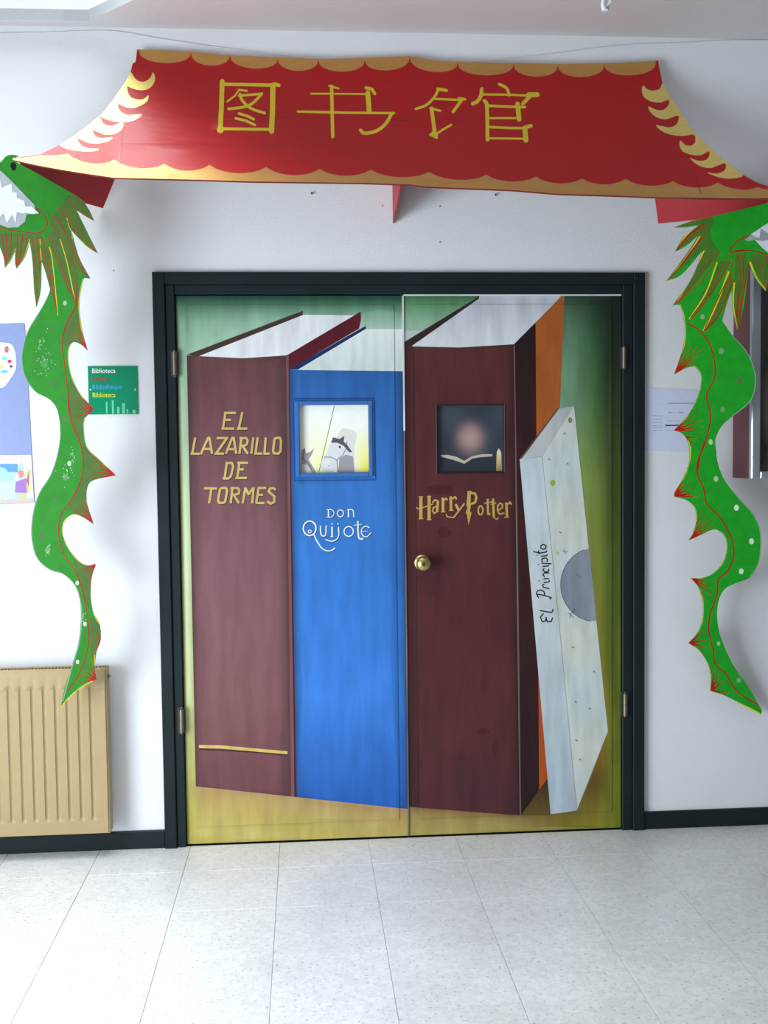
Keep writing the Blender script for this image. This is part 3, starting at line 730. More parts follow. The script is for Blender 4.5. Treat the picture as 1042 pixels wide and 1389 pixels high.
tri('side_bracket', BL[:2]+[onplane(x, y, BL) for x, y in ((113, 275), (97, 265.5), (62, 245), (27, 224))]+BL[2:], (.004, .004, 0))
BR = [at(889, 258, -.08), at(895, 303, -.006), at(1080, 262, -.34)]
tri('side_bracket', BR[:2]+[onplane(x, y, BR) for x, y in ((966, 296), (994, 290.5), (1042, 278.5), (1080, 272))]+BR[2:], (-.004, .004, 0))
A = at(533, 303, -.004)
tri('centre_bracket', [(A.x, -.004, A.z), (A.x, -.004, A.z+.26), (A.x+.0, -.30, A.z+.14), (A.x+.0, -.36, A.z+.085), (A.x+.0, -.33, A.z+.07), (A.x, -.2, A.z+.035)], (.005, 0, 0))

# ------------------------------------------------------------------ dragons
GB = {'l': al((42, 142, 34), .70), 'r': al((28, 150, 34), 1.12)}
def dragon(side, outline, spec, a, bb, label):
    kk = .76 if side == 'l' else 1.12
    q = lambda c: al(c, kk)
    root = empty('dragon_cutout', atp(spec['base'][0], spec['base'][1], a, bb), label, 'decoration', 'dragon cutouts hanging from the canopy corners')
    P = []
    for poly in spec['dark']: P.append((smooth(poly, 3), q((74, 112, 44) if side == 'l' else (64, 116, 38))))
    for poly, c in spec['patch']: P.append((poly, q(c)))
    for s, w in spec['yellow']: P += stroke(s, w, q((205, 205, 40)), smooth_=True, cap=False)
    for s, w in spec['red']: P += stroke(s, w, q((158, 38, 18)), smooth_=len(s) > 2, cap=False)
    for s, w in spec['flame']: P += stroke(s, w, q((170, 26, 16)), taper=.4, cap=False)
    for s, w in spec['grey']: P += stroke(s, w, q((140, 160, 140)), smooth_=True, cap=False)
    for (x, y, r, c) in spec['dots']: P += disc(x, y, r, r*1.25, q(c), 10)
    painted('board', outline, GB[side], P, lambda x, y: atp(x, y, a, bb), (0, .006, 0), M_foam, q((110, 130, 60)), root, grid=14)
    for nm, poly, c in spec['pieces']:
        painted(nm, poly, q(c), [], lambda x, y: atp(x, y, a, bb)+Vector((0, -.002-(.0014 if nm == 'tooth' else 0), 0)), (0, .0012, 0), M_foam, q(c), root, grid=30)
    return root
a4 = lambda x, y, *s: (x/3.858, 200+y/3.858, *s)
a5 = lambda x, y, *s: (x/3.158, 540+y/3.158, *s)
b6 = lambda x, y, *s: (802+x/3.654, 260+y/3.654, *s)
b7 = lambda x, y, *s: (802+x/3.471, 600+y/3.471, *s)
OL = [a4(100,84,1), a4(220,150), a4(375,238,1), a4(437,280,1), a4(468,330), a4(492,384,1), a4(445,358), a4(400,328,1), a4(455,440), a4(512,555,1), a4(445,510), a4(370,430,1),
  a4(385,480), a4(415,580), a4(472,685,1), a4(437,682,1), a4(418,770), a4(415,850), a4(430,960), a4(458,1062,1), a4(425,1032), a4(385,1018), a4(362,1045), a4(357,1110), a4(375,1200), a4(420,1290),
  a5(402,47,1), a5(362,85,1), a5(358,130), a5(372,210), a5(425,262), a5(496,331,1), a5(400,352), a5(373,385), a5(372,450), a5(400,539,1), a5(350,508), a5(310,500), a5(275,530), a5(268,580), a5(290,640), a5(335,695), a5(370,715), a5(411,711,1),
  a5(392,770), a5(388,850), a5(400,920), a5(425,965), a5(431,1035), a5(412,1090), a5(405,1160), a5(413,1206,1), a5(350,1238), a5(300,1280), a5(262,1325,1),
  a5(270,1270), a5(303,1160), a5(335,1050), a5(346,940), a5(340,860), a5(318,800), a5(270,755), a5(215,738), a5(160,690), a5(135,610), a5(137,510), a5(165,410), a5(215,330), a5(245,240), a5(258,150), a5(248,60), a5(215,8),
  a4(180,1275), a4(130,1200), a4(112,1110), a4(120,1040), a4(150,950), a4(205,860), a4(240,800), a4(262,745,1), a4(240,660), a4(216,590,1), a4(212,740), a4(190,836,1), a4(178,740), a4(170,600), a4(155,490,1), a4(130,570), a4(86,633,1), a4(78,600), a4(80,535,1), a4(55,590), a4(24,630,1), a4(20,580), a4(-5,510,1), a4(-60,600), a4(-110,640,1), a4(-105,560), a4(-90,460,1),
  a4(-140,440), a4(-170,400,1), a4(-150,330), a4(-160,240), a4(-190,160,1), a4(-150,105), a4(-60,105), a4(0,78), a4(30,48), a4(60,38), a4(95,44,1), a4(60,60,1)]
SL = dict(base=(60, 560), dark=[], patch=[], yellow=[], red=[], flame=[], grey=[], dots=[], pieces=[])
# olive fins and mane
SL['dark'] = [
 [a4(400,650,1), a4(418,770,1), a4(412,850), a4(430,960), a4(458,1062,1), a4(385,1018), a4(352,1060,1), a4(325,1000), a4(350,900), a4(392,830,1)],
 [a4(358,1200,1), a4(420,1290), a5(400,45,1), a5(360,85,1), a5(350,190), a5(325,160), a5(300,100), a5(292,0,1)],
 [a5(345,190,1), a5(372,200), a5(430,270), a5(494,331,1), a5(400,352,1), a5(373,385,1), a5(372,450), a5(399,538,1), a5(350,508), a5(300,480), a5(300,440), a5(350,350), a5(360,270)],
 [a5(310,680,1), a5(360,715), a5(410,711,1), a5(388,800), a5(388,850), a5(378,900), a5(345,790)],
 [a5(385,940,1), a5(425,965), a5(431,1035,1), a5(405,1150), a5(385,1050)],
 [a4(362,240,1), a4(440,280,1), a4(492,384,1), a4(400,328,1), a4(512,555,1), a4(370,430,1), a4(380,480,1), a4(472,685,1), a4(400,640,1), a4(330,520,1), a4(255,390,1), a4(300,330)],
 [a4(-30,445,1), a4(160,455,1), a4(215,455,1), a4(280,600,1), a4(305,880,1), a4(216,590,1), a4(190,836,1), a4(155,490,1), a4(86,633,1), a4(80,535,1), a4(24,630,1), a4(-5,510,1)],
 [a4(240,450,1), a4(300,430,1), a4(400,640,1), a4(395,820,1), a4(330,700), a4(280,560)]]
SL['red'] = [([a4(405,650), a4(400,800), a4(395,835), a4(350,920), a4(325,1010), a4(335,1110), a4(352,1250), a4(360,1389)], 1.6),
 ([a5(293,0), a5(305,95), a5(340,180), a5(357,260), a5(350,340), a5(310,430), a5(262,500), a5(252,590), a5(275,670), a5(325,745), a5(360,850), a5(378,960), a5(375,1080), a5(340,1180), a5(290,1255)], 1.7),
 ([a4(-60,400), a4(20,425), a4(110,440), a4(190,448), a4(235,430), a4(248,390), a4(225,345), a4(180,310)], 1.5),
 ([a4(250,355), a4(300,375), a4(340,440), a4(400,590), a4(450,670)], 1.0), ([a4(255,390), a4(310,450), a4(345,560), a4(398,640)], 1.0),
 ([a4(365,245), a4(372,290), a4(440,350), a4(480,380)], .8), ([a4(395,262), a4(440,320), a4(485,375)], .8),
 ([a4(330,300), a4(370,390), a4(430,480), a4(500,545)], .8), ([a4(300,310), a4(350,380), a4(420,490), a4(500,548)], .8), ([a4(350,310), a4(420,440), a4(500,540)], .7),
 ([a4(300,380), a4(360,480), a4(420,600), a4(465,680)], .8), ([a4(270,460), a4(330,640), a4(390,790), a4(398,822)], 1.0), ([a4(250,470), a4(310,620), a4(370,770)], .8),
 ([a4(240,470), a4(270,640), a4(300,870)], .9), ([a4(215,460), a4(255,640), a4(298,850)], .9), ([a4(195,465), a4(240,620), a4(290,830)], .7),
 ([a4(165,465), a4(185,640), a4(190,820)], 1.0), ([a4(185,465), a4(205,600), a4(195,800)], .9), ([a4(205,470), a4(210,600), a4(198,740)], .8),
 ([a4(120,455), a4(110,540), a4(90,620)], 1.4), ([a4(90,450), a4(90,540), a4(86,615)], 1.4), ([a4(140,460), a4(125,550), a4(95,615)], 1.2),
 ([a4(60,440), a4(55,530), a4(30,615)], 1.4), ([a4(30,435), a4(35,530), a4(26,610)], 1.4), ([a4(5,430), a4(20,530), a4(25,600)], 1.4), ([a4(-25,430), a4(-60,600)], 1.4)]
for tip, base in (((458,1060), [(420,900),(400,900),(385,930),(370,960),(360,1000)]),):
    for q_ in base: SL['flame'].append(([a4(*tip), a4((tip[0]+q_[0])/2+4, (tip[1]+q_[1])/2), a4(*q_)][::1], 2.2))
def flames(fn, tip, pts, w): return [([fn(*tip), fn(*p)], w) for p in pts]
SL['flame'] += flames(a5, (400,45), [(320,15),(310,50),(315,90),(345,100),(330,-20)], 2.6)
SL['flame'] += flames(a5, (494,331), [(385,240),(390,280),(385,310),(380,345)], 2.8)
SL['flame'] += flames(a5, (399,537), [(320,450),(345,440),(362,430),(310,480)], 2.8)
SL['flame'] += flames(a5, (410,712), [(340,740),(360,760),(372,800),(380,830)], 3.0)
SL['flame'] += flames(a5, (431,1035), [(400,980),(395,1030),(398,1080),(395,1120)], 1.8)
SL['flame'] += flames(a5, (412,1204), [(330,1220),(335,1190),(350,1160),(375,1130),(395,1110)], 3.2)
SL['yellow'] = [([a4(372,430), a4(380,480)], .8), ([a4(433,690), a4(417,770), a4(414,850), a4(428,960), a4(452,1050)], 1.2), ([a4(385,1018), a4(362,1045), a4(357,1110), a4(375,1200), a4(420,1290), a4(470,1350)], 1.3),
 ([a5(362,85), a5(359,130), a5(373,210), a5(425,262), a5(480,318)], 1.3), ([a5(392,530), a5(350,508), a5(310,501), a5(275,530), a5(269,580), a5(291,640), a5(335,695), a5(370,714), a5(400,712)], 1.6), ([a5(396,354), a5(374,385), a5(372,450), a5(390,510)], .9),
 ([a5(389,850), a5(401,920), a5(424,965)], 1.3), ([a5(405,1100), a5(404,1160), a5(411,1200)], 1.0), ([a5(400,1210), a5(350,1237), a5(300,1278), a5(263,1322)], 1.5),
 ([a4(258,520), a4(275,600), a4(303,880)], 1.2), ([a4(315,480), a4(350,600), a4(392,800)], 1.2), ([a4(208,480), a4(216,590)], 1.1), ([a4(155,480), a4(130,570), a4(90,630)], 1.0), ([a4(82,530), a4(55,590), a4(26,628)], 1.0), ([a4(350,370), a4(372,435), a4(440,505)], .9)]
SL['grey'] = [([a4(258,760), a4(205,862), a4(150,952), a4(121,1040), a4(114,1110), a4(131,1200), a4(181,1274), a4(240,1328)], 1.3),
 ([a5(258,150), a5(246,240), a5(216,330), a5(167,410), a5(139,510), a5(137,610), a5(161,690), a5(216,736), a5(270,754), a5(319,800), a5(342,860), a5(350,940), a5(338,1050), a5(306,1160), a5(268,1300)], 1.6)]
SIL = (170, 185, 170); SD2 = (96, 108, 78)
SL['dots'] = [(*a4(340,815), 2.6, SIL), (*a4(268,950), 2.2, SD2), (*a4(190,1110), 2.4, SD2), (*a4(278,1238), 2.8, SD2), (*a5(275,88), 2.8, SD2), (*a5(297,280), 2.8, (200, 215, 190)), (*a5(237,432), 2.6, SD2), (*a5(180,592), 2.8, SD2), (*a5(205,652), 3.6, (110, 165, 105)), (*a5(331,792), 2.4, (215, 225, 210)), (*a5(364,968), 2.4, (215, 225, 210)), (*a5(332,1130), 2.4, (215, 225, 210)), (*a5(280,340), 3.6, (95, 155, 90)), (*a4(232,1130), 5, (70, 150, 62)), (*a4(70,96), 4.2, (18, 16, 18)), (*a4(72,104), 3.8, (18, 16, 18))]
rnd = random.Random(3)
for cx_, cy_, rr, n_ in ((62, 492, 14, 26), (55, 470, 10, 14), (92, 640, 9, 20), (100, 620, 6, 12), (65, 745, 7, 10), (112, 840, 4, 12)):
    for i in range(n_):
        SL['dots'].append((cx_+rnd.gauss(0, rr*.5), cy_+rnd.gauss(0, rr), .55, (190, 205, 190)))
SL['pieces'] = [('gums', [a4(*p) for p in [(-150,110),(-20,105),(5,122),(60,175),(180,300),(190,345),(140,350),(132,390),(95,418),(40,420),(-10,400),(-110,390)]], (176, 182, 186)),
]
TW = (236, 240, 242)
SL['pieces'] += [('tooth', [a4(*p) for p in t], TW) for t in ([(-4,130),(10,215),(38,200),(62,190),(68,240),(88,235),(90,265),(128,280),(135,310),(165,310),(205,345),(170,350),(140,342),(120,345),(90,340),(84,395),(66,350),(38,396),(20,345),(-5,370),(-60,300)],)]
SL['patch'] = [([a4(*p) for p in [(440,640),(470,684),(455,672)]], (160, 50, 40))]
OLs = smooth([(p[0], p[1]) if len(p) == 2 else (p[0], p[1], 1) for p in OL], 4)
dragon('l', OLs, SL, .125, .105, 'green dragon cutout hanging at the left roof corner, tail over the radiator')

OR = [b6(877,55,1), b6(700,100), b6(600,122,1), b6(500,145), b6(413,176,1), b6(470,175), b6(535,165,1), b6(460,225), b6(418,297,1), b6(470,270), b6(535,215,1), b6(480,300), b6(376,441,1), b6(450,410), b6(555,290,1), b6(500,430), b6(406,563,1),
  b6(440,562), b6(458,610), b6(468,690), b6(458,770), b6(440,830), b6(413,905,1), b6(470,875), b6(515,868), b6(545,905), b6(545,960), b6(520,1040), b6(480,1110), b6(412,1183,1), b6(455,1200), b6(485,1250), b6(490,1330),
  b7(468,20), b7(465,80), b7(440,160), b7(393,238,1), b7(393,256,1), b7(450,272), b7(490,310), b7(497,370), b7(480,430), b7(460,462,1), b7(520,435), b7(580,410), b7(625,435), b7(642,490), b7(625,560), b7(580,615), b7(530,638), b7(472,640,1),
  b7(510,690), b7(528,760), b7(524,840), b7(500,900), b7(460,946,1), b7(510,980), b7(550,1040), b7(566,1100), b7(563,1170,1), b7(640,1197), b7(720,1242), b7(797,1283,1), b7(802,1255), b7(740,1150), b7(670,1050), b7(612,920), b7(594,830), b7(600,750), b7(630,690), b7(690,660), b7(750,635), b7(790,570), b7(802,480), b7(795,400), b7(760,330), b7(700,265), b7(630,180), b7(595,90), b7(585,0),
  b6(622,1300), b6(616,1230), b6(650,1160), b6(720,1100), b6(790,1040), b6(817,960), b6(810,880), b6(770,790), b6(700,710), b6(650,640,1), b6(672,560), b6(700,480,1), b6(703,570), b6(727,683,1), b6(755,580), b6(770,470), b6(783,352,1), b6(820,430), b6(868,492,1), b6(880,440), b6(880,400,1), b6(930,470), b6(985,480,1), b6(975,420), b6(960,380,1), b6(1020,360), b6(1060,300,1), b6(1030,220), b6(1050,150), b6(1090,80,1), b6(1060,20), b6(980,10), b6(900,0), b6(890,30)]
SR = dict(base=(975, 600), dark=[], patch=[], yellow=[], red=[], flame=[], grey=[], dots=[], pieces=[])
SR['dark'] = [
 [b6(600,122,1), b6(413,176,1), b6(535,165,1), b6(418,297,1), b6(535,215,1), b6(376,441,1), b6(555,290,1), b6(406,563,1), b6(480,500), b6(640,300,1), b6(590,220), b6(610,150)],
 [b6(640,340,1), b6(480,642,1), b6(560,560), b6(695,350,1)], [b6(690,400,1), b6(555,698,1), b6(620,640), b6(712,450,1)],
 [b6(715,310,1), b6(703,560,1), b6(727,683,1), b6(783,352,1), b6(770,310,1)], [b6(790,310,1), b6(790,350,1), b6(868,492,1), b6(900,320,1)]]
SR['red'] = [([b6(470,652), b6(530,682), b6(585,750), b6(613,850), b6(610,930), b6(572,1010), b6(592,1100), b6(580,1190), b6(545,1290), b6(527,1389)], 1.9),
 ([b7(540,0), b7(505,80), b7(500,150), b7(530,215), b7(545,290), b7(600,345), b7(645,415), b7(670,490), b7(665,560), b7(640,610), b7(600,645), b7(592,720), b7(560,810), b7(555,890), b7(575,980), b7(585,1045), b7(635,1090), b7(680,1165), b7(740,1210), b7(790,1238)], 2.0),
 ([b6(790,212), b6(720,250), b6(690,290), b6(700,300), b6(760,290), b6(830,300), b6(900,318), b6(1000,320)], 1.9), ([b6(715,295), b6(760,290)], 3.4),
 ([b6(600,130), b6(500,150), b6(425,174)], .9), ([b6(560,160), b6(480,220), b6(425,290)], 2.6), ([b6(575,170), b6(520,210), b6(440,270)], 1.2), ([b6(570,200), b6(500,300), b6(385,436)], 1.2), ([b6(545,230), b6(470,330), b6(395,430)], 1.6),
 ([b6(600,290), b6(520,430), b6(425,548)], .9), ([b6(640,300), b6(560,430), b6(430,552)], 1.2), ([b6(575,280), b6(500,420), b6(420,550)], .9), ([b6(620,300), b6(540,420), b6(430,550)], .7),
 ([b6(685,310), b6(620,420), b6(560,530), b6(490,630)], 1.2), ([b6(690,350), b6(600,500), b6(500,630)], 1.5), ([b6(700,340), b6(690,400), b6(610,570), b6(560,690)], 1.4), ([b6(705,440), b6(640,600), b6(565,690)], 1.8), ([b6(700,400), b6(640,540), b6(570,680)], .9),
 ([b6(720,310), b6(738,380), b6(735,480), b6(722,600)], 1.2), ([b6(750,305), b6(755,400), b6(740,560), b6(728,670)], 1.0), ([b6(780,350), b6(760,480), b6(740,600), b6(728,675)], 1.6), ([b6(730,500), b6(722,620)], 2.6),
 ([b6(810,310), b6(830,390), b6(866,480)], .9), ([b6(840,310), b6(858,400), b6(872,470)], .9), ([b6(870,320), b6(880,400)], 1.2), ([b6(920,330), b6(960,460)], 1.4)]
SR['flame'] = flames(b6, (415,903), [(475,740),(500,760),(530,765),(550,780),(540,810),(515,855)], 2.6)+flames(b6, (414,1182), [(520,1060),(525,1100),(555,1130),(560,1165),(545,1190)], 3.0)+flames(b6, (470,1215), [(535,1222),(515,1265)], 2.4)
SR['flame'] += flames(b7, (394,250), [(445,150),(460,185),(480,210),(500,240),(500,258)], 3.6)+flames(b7, (461,461), [(525,320),(545,340),(560,360),(585,375),(580,405)], 3.2)+flames(b7, (474,641), [(570,660),(570,690),(570,725),(545,750)], 3.2)
SR['flame'] += flames(b7, (462,945), [(530,890),(540,930),(545,965),(535,1000)], 4.0)+flames(b7, (565,1168), [(560,1050),(585,1070),(605,1090),(630,1120),(650,1180)], 4.0)
SR['yellow'] = [([b6(440,560), b6(458,610), b6(468,690), b6(459,770), b6(441,830), b6(420,890)], 1.5), ([b6(500,869), b6(518,871), b6(543,905), b6(543,960), b6(518,1040), b6(478,1110), b6(430,1165)], 1.6), ([b6(478,1225), b6(487,1260), b6(490,1330), b7(468,20), b7(465,80), b7(438,165), b7(396,235)], 1.5),
 ([b7(450,273), b7(489,310), b7(496,370), b7(480,430)], 1.4), ([b7(585,413), b7(623,435), b7(639,490), b7(623,560), b7(578,613), b7(530,635), b7(490,640)], 2.0), ([b7(515,700), b7(527,760), b7(523,840), b7(502,895)], 1.8), ([b7(505,978), b7(548,1040), b7(565,1100)], 1.2), ([b7(610,1188), b7(720,1240), b7(795,1278)], 2.2),
 ([b6(515,172), b6(470,220), b6(440,265)], 1.8), ([b6(540,220), b6(490,300), b6(400,420)], 1.8), ([b6(560,292), b6(500,420), b6(425,545)], 1.8), ([b6(625,350), b6(570,500), b6(487,632)], 2.0), ([b6(683,395), b6(620,560), b6(557,690)], 2.6), ([b6(710,450), b6(704,560), b6(722,672)], 2.0), ([b6(788,350), b6(820,430), b6(864,486)], 2.8), ([b6(882,400), b6(930,468)], 2.0)]
SR['grey'] = [([b6(660,650), b6(703,712), b6(770,792), b6(808,880), b6(814,960), b6(788,1038), b6(720,1098), b6(652,1160), b6(619,1230), b6(625,1300)], 1.3),
 ([b7(588,0), b7(597,90), b7(632,180), b7(700,267), b7(758,332), b7(792,400), b7(799,480), b7(788,570), b7(748,633)], 1.2), ([b7(598,830), b7(616,920), b7(673,1050), b7(742,1150), b7(798,1250)], 1.2)]
SR['dots'] = [(*b6(552,620), 2.8, (130, 165, 130)), (*b6(645,790), 3.6, (110, 160, 105)), (*b6(736,938), 3.6, (86, 110, 74)), (*b6(652,1080), 3.0, (120, 150, 100)), (*b6(592,1238), 2.8, (170, 190, 165)), (*b7(588,172), 3.2, (165, 195, 150)), (*b7(684,308), 3.4, (205, 222, 205)), (*b7(755,466), 3.4, (205, 222, 205)), (*b7(707,607), 3.2, (195, 218, 195)), (*b7(600,948), 2.4, (150, 190, 150)), (*b7(695,1120), 2.8, (120, 160, 120)), (*b7(563,0), 2.8, (180, 200, 170)), (*b6(960,80), 4, (18, 16, 18))]
SR['pieces'] = [('gums', [b6(*p) for p in [(760,240),(800,205),(877,158),(960,110),(1060,90),(1040,200),(1050,290),(960,310),(880,308),(850,270),(820,238),(775,246)]], (150, 152, 158))]
SR['pieces'] += [('tooth', [b6(*p) for p in t], (205, 208, 214)) for t in ([(790,212),(840,180),(832,232)], [(838,180),(890,148),(900,225)], [(812,240),(850,245),(890,235),(940,305),(880,306),(846,278)], [(900,148),(960,115),(950,215)])]
ORs = smooth([(p[0], p[1]) if len(p) == 2 else (p[0], p[1], 1) for p in OR], 4)
dragon('r', ORs, SR, -.03, .165, 'green dragon cutout hanging at the right roof corner beside the display cabinet')

# ------------------------------------------------------------------ radiator
def radiator():
    P = at(143, 907, -.10); Q = at(138, 1131, -.10)
    x1 = P.x; z1 = P.z; z0 = Q.z; x0 = x1-.98; yf = -.10; yb = -.045
    root = empty('radiator', ((x0+x1)/2, -.05, z0), 'beige ribbed panel radiator under the left dragon tail', 'radiator')
    pitch = .0413; nx = int((x1-x0-.04)/pitch)
    # ribbed front panel: flat pads pressed with rounded channels
    xs = []
    gx = [at(g, 1000, yf).x for g in (125, 109, 94, 78, 62, 46, 31, 14)]
    gx = [gx[0]-(gx[0]-gx[-1])/7*k for k in range(0, 23)]
    cols = {x0, x0+.004, x1, x1-.004}
    for g in gx:
        for d in (-.009, -.0065, -.003, 0, .003, .0065, .009): cols.add(g+d)
    xs = sorted(c for c in cols if x0 <= c <= x1)
    H = z1-z0
    zs = [0, .003, .008, .045, .05, .056, .064, .072, H-.075, H-.066, H-.058, H-.052, H-.012, H-.004, H]
    def ch(z):
        return min(max((z-.050)/.014, 0), 1)*min(max((H-.052-z)/.016, 0), 1)
    mb = MB(); n = len(xs)
    for z in zs:
        for x in xs:
            dep = 0
            for g in gx:
                dd = abs(x-g)
                if dd < .0095: dep = .007*(1-(dd/.0095)**2)
            flat = 0
            if z > .058 and z < H-.05: flat = -.002
            y = yf+dep*ch(z)+flat
            e = min(x-x0, x1-x)
            if e < .003: y = yf+.004
            if z <= 0.0001 or z >= H-.0001: y = yf+.006
            mb.v.append((x, y, z0+z))
    for j in range(len(zs)-1):
        for i in range(n-1): mb.f.append((j*n+i, j*n+i+1, (j+1)*n+i+1, (j+1)*n+i)); mb.m.append(0)
    part(mb, 'front_panel', M_rad, root, smooth=True, fix=False)
    part(MB().box((x0+.002, yf+.006, z0+.004), (x1-.002, yf+.014, z1-.004)), 'water_channel', M_rad, root)
    part(MB().box((x0+.002, yb, z0+.004), (x1-.002, yb+.008, z1-.004)), 'back_panel', M_rad, root)
    for x in (x0-.001, x1-.001): part(MB().box((x, yf+.004, z0+.001), (x+.0025, yb+.008, z1-.001)), 'side_cover', M_rad, root)
    part(MB().box((x0, yf+.003, z1-.002), (x1, yf+.014, z1+.0015)), 'top_rail', M_rad, root)
    part(MB().box((x0, yb-.004, z1-.002), (x1, yb+.008, z1+.0015)), 'top_rail', M_rad, root)
    g = MB(); k = x0+.01
    while k < x1-.01:
        g.box((k, yf+.012, z1-.004), (k+.003, yb, z1-.001)); k += .012
    o = part(g, 'top_grille', M_rad, root); o['kind'] = 'stuff'
    v = at(147, 916, -.06)
    part(MB().lathe([(.0, 0), (.008, 0), (.008, .006), (.004, .008), (.004, .013), (0, .013)], (x1, -.07, v.z), 'X', 12), 'air_vent_plug', M_steel, root)
    for x in (x0+.15, x1-.15): part(MB().box((x, yb+.006, z0+.05), (x+.02, .001, z0+.11)), 'wall_bracket', M_rad, root)
radiator()

# ------------------------------------------------------------------ green multilingual sign
def slab(name, quad, Y, t, m, parent):
    P = [at(x, y, Y) for x, y in quad]; x0 = (P[0].x+P[3].x)/2; x1 = (P[1].x+P[2].x)/2; z1 = (P[0].z+P[1].z)/2; z0 = (P[2].z+P[3].z)/2
    o = part(MB().box((x0, Y, z0), (x1, Y+t, z1), bev=.0008), name, m, parent); return x0, z0, x1, z1
M_sign = mat('green_sign_plastic', lin((22, 140, 98)), .16, var=.1, scale=3)
sg = empty('library_sign', at(153, 562, 0), 'square green wall sign with lettering in four languages', 'sign')
x0, z0, x1, z1 = slab('sign_plate', [(119, 496), (186.5, 497), (187.5, 562), (120.5, 562)], -.005, .004, M_sign, sg)
plt_cols = [('Biblioteca', (.85, .9, .9), 506, 32), ('Library', lin((150, 60, 52)), 517, 23), ('Bibliothèque', lin((70, 165, 215)), 528, 41), ('Biblioteca', lin((215, 225, 40)), 539, 32)]
for i, (s, c, yb_, wpx) in enumerate(plt_cols):
    p = at(124.6+i*.25, yb_, -.0058); e = at(124.6+wpx, yb_, -.0058)
    o = text('lettering', s, (p.x, -.0057, p.z), .0245, mat('sign_ink', c, .4, var=.02), sg)
    w = max(v.co.x for v in o.data.vertices)-p.x
    k = (e.x-p.x)/w
    for v in o.data.vertices: v.co.x = p.x+(v.co.x-p.x)*k
st = MB()
for (px, ya, yb2, w) in ((144, 545, 561, 1.6), (152, 543, 561, 2.2), (159, 552, 561, 3), (166, 547, 561, 3.4), (172, 555, 561, 2), (180, 556, 561, 4)):
    a = at(px, yb2, -.0055); c = at(px+w, ya, -.0055); st.box((a.x, -.0054, a.z), (c.x, -.0048, c.z))
part(st, 'printed_bars', mat('pale_green_print', lin((110, 195, 160)), .3), sg)
for px, py in ((122.8, 528.5), (183.5, 528.5)):
    p = at(px, py, -.006); part(MB().lathe([(.0032, -.001), (.0028, .001), (0, .0014)], (p.x, -.0055, p.z), 'Y', 10), 'screw', M_white, sg)

# ------------------------------------------------------------------ blue poster at the left edge
po = empty('blue_poster', at(10, 684, 0), 'blue paper poster with a colourful picture card at the left edge', 'poster')
pb = al((140, 152, 196), .95); q = lambda c: al(c, .95)
pY = -.003
def psheet(name, outline, base, paints, Y, parent, t=.0012, grid=.03):
    return painted(name, wpoly(outline, Y), base, [(wpoly(p, Y), c) for p, c in paints], lambda x, z: (x, Y, z), (0, t, 0), M_print, base if not callable(base) else (.5, .5, .5), parent, grid=grid)
psheet('backing_paper', [(-120, 443), (33, 438), (37, 500), (40, 560), (43, 617), (47, 682), (-120, 690)], pb, [], pY, po)
ov = [(-28,478),(-10,466),(8,465),(18,470),(22,488),(21,502),(14,514),(3,526),(-14,520),(-26,505)]
psheet('white_cutout', smooth(ov, 3), q((232, 242, 246)), disc(9, 474, 3, 5, q((190, 110, 125)))+disc(6, 486, 3.4, 3, q((120, 205, 215)))+disc(13, 490, 3, 2.6, q((190, 70, 100)))+disc(1, 497, 3, 3, q((225, 205, 120)))+disc(6, 504, 6, 2.4, q((120, 190, 225)))+disc(15, 497, 2.4, 1.8, q((80, 84, 96)))+disc(3, 513, 7, 2.2, q((225, 225, 170)))+disc(-12, 492, 7, 8, q((130, 190, 210))), pY-.0014, po)
cardP = []
cardP += [([(-100,617),(43,617),(43,623),(30,626),(26,631),(10,628),(4,631),(-100,630)], q((222, 200, 226)))]
cardP += [([(26,617),(43,617),(45,676),(38,676),(34,640),(30,628)], q((226, 206, 230)))]
cardP += [([(-100,629),(24,629),(24,640),(-100,645)], q((92, 150, 216)))]+[([(-4,632),(8,636),(18,650),(-30,652)], q((160, 205, 235)))]
cardP += [([(-100,652),(21,654),(20,676),(-100,682)], q((190, 226, 236)))]
cardP += [([(21,654),(37,648),(37,669),(20,668)], q((158, 112, 186)))]+disc(28, 643, 4.5, 5, q((214, 130, 110)))+disc(23, 647, 3, 5, q((232, 214, 220)))+[([(36,640),(42,636),(40,668),(36,668)], q((205, 190, 110)))]+[([(36,652),(39,640),(39,660)], q((190, 80, 84)))]
cardP += [([(24,669),(36,669),(34,677),(27,677)], q((205, 190, 130)))]+[([(-100,683),(20,678),(50,677),(50,690),(-100,694)], q((200, 178, 176)))]+disc(4, 676, 3.6, 2.6, q((200, 190, 150)))
psheet('picture_card', [(-100, 618), (42.5, 617), (46.5, 682), (-100, 686)], q((170, 196, 226)), cardP, pY-.0014, po)

# ------------------------------------------------------------------ notice sheet, half behind the right dragon
no_ = empty('paper_notice', at(915, 611, 0), 'white printed sheet behind the right dragon', 'notice')
nc = al((188, 192, 212), 1.28); ng = al((112, 116, 130), 1.3)
NP = []
def dashes(y, xa, xb, w, step=3.2, duty=.75):
    out = []; x = xa
    while x < xb:
        l = rnd.uniform(1.2, 3.4); out += stroke([(x, y), (min(x+l, xb), y)], w, ng, cap=False); x += l+.9
    return out
NP += dashes(547, 907, 952, 1.4)
NP += dashes(559.5, 907, 912, 1)+dashes(559.5, 921, 928, 1)+dashes(559.5, 938, 946, 1)
for y in (564, 568.5, 573, 577.5, 579.5, 584): NP += dashes(y, 886.5, 899, .8)
NP += stroke([(902.5, 577), (950, 577)], 1.8, al((40, 44, 60)), cap=False)+dashes(571, 906, 930, .7)+dashes(584, 904, 925, .7)
psheet('sheet', [(874, 526), (962, 530), (963, 614), (874, 611.5)], nc, NP, -.002, no_)
psheet('adhesive_tape', [(871, 563), (877, 563), (877, 566), (871, 566)], al((200, 204, 212), 1.3), [], -.0034, no_)

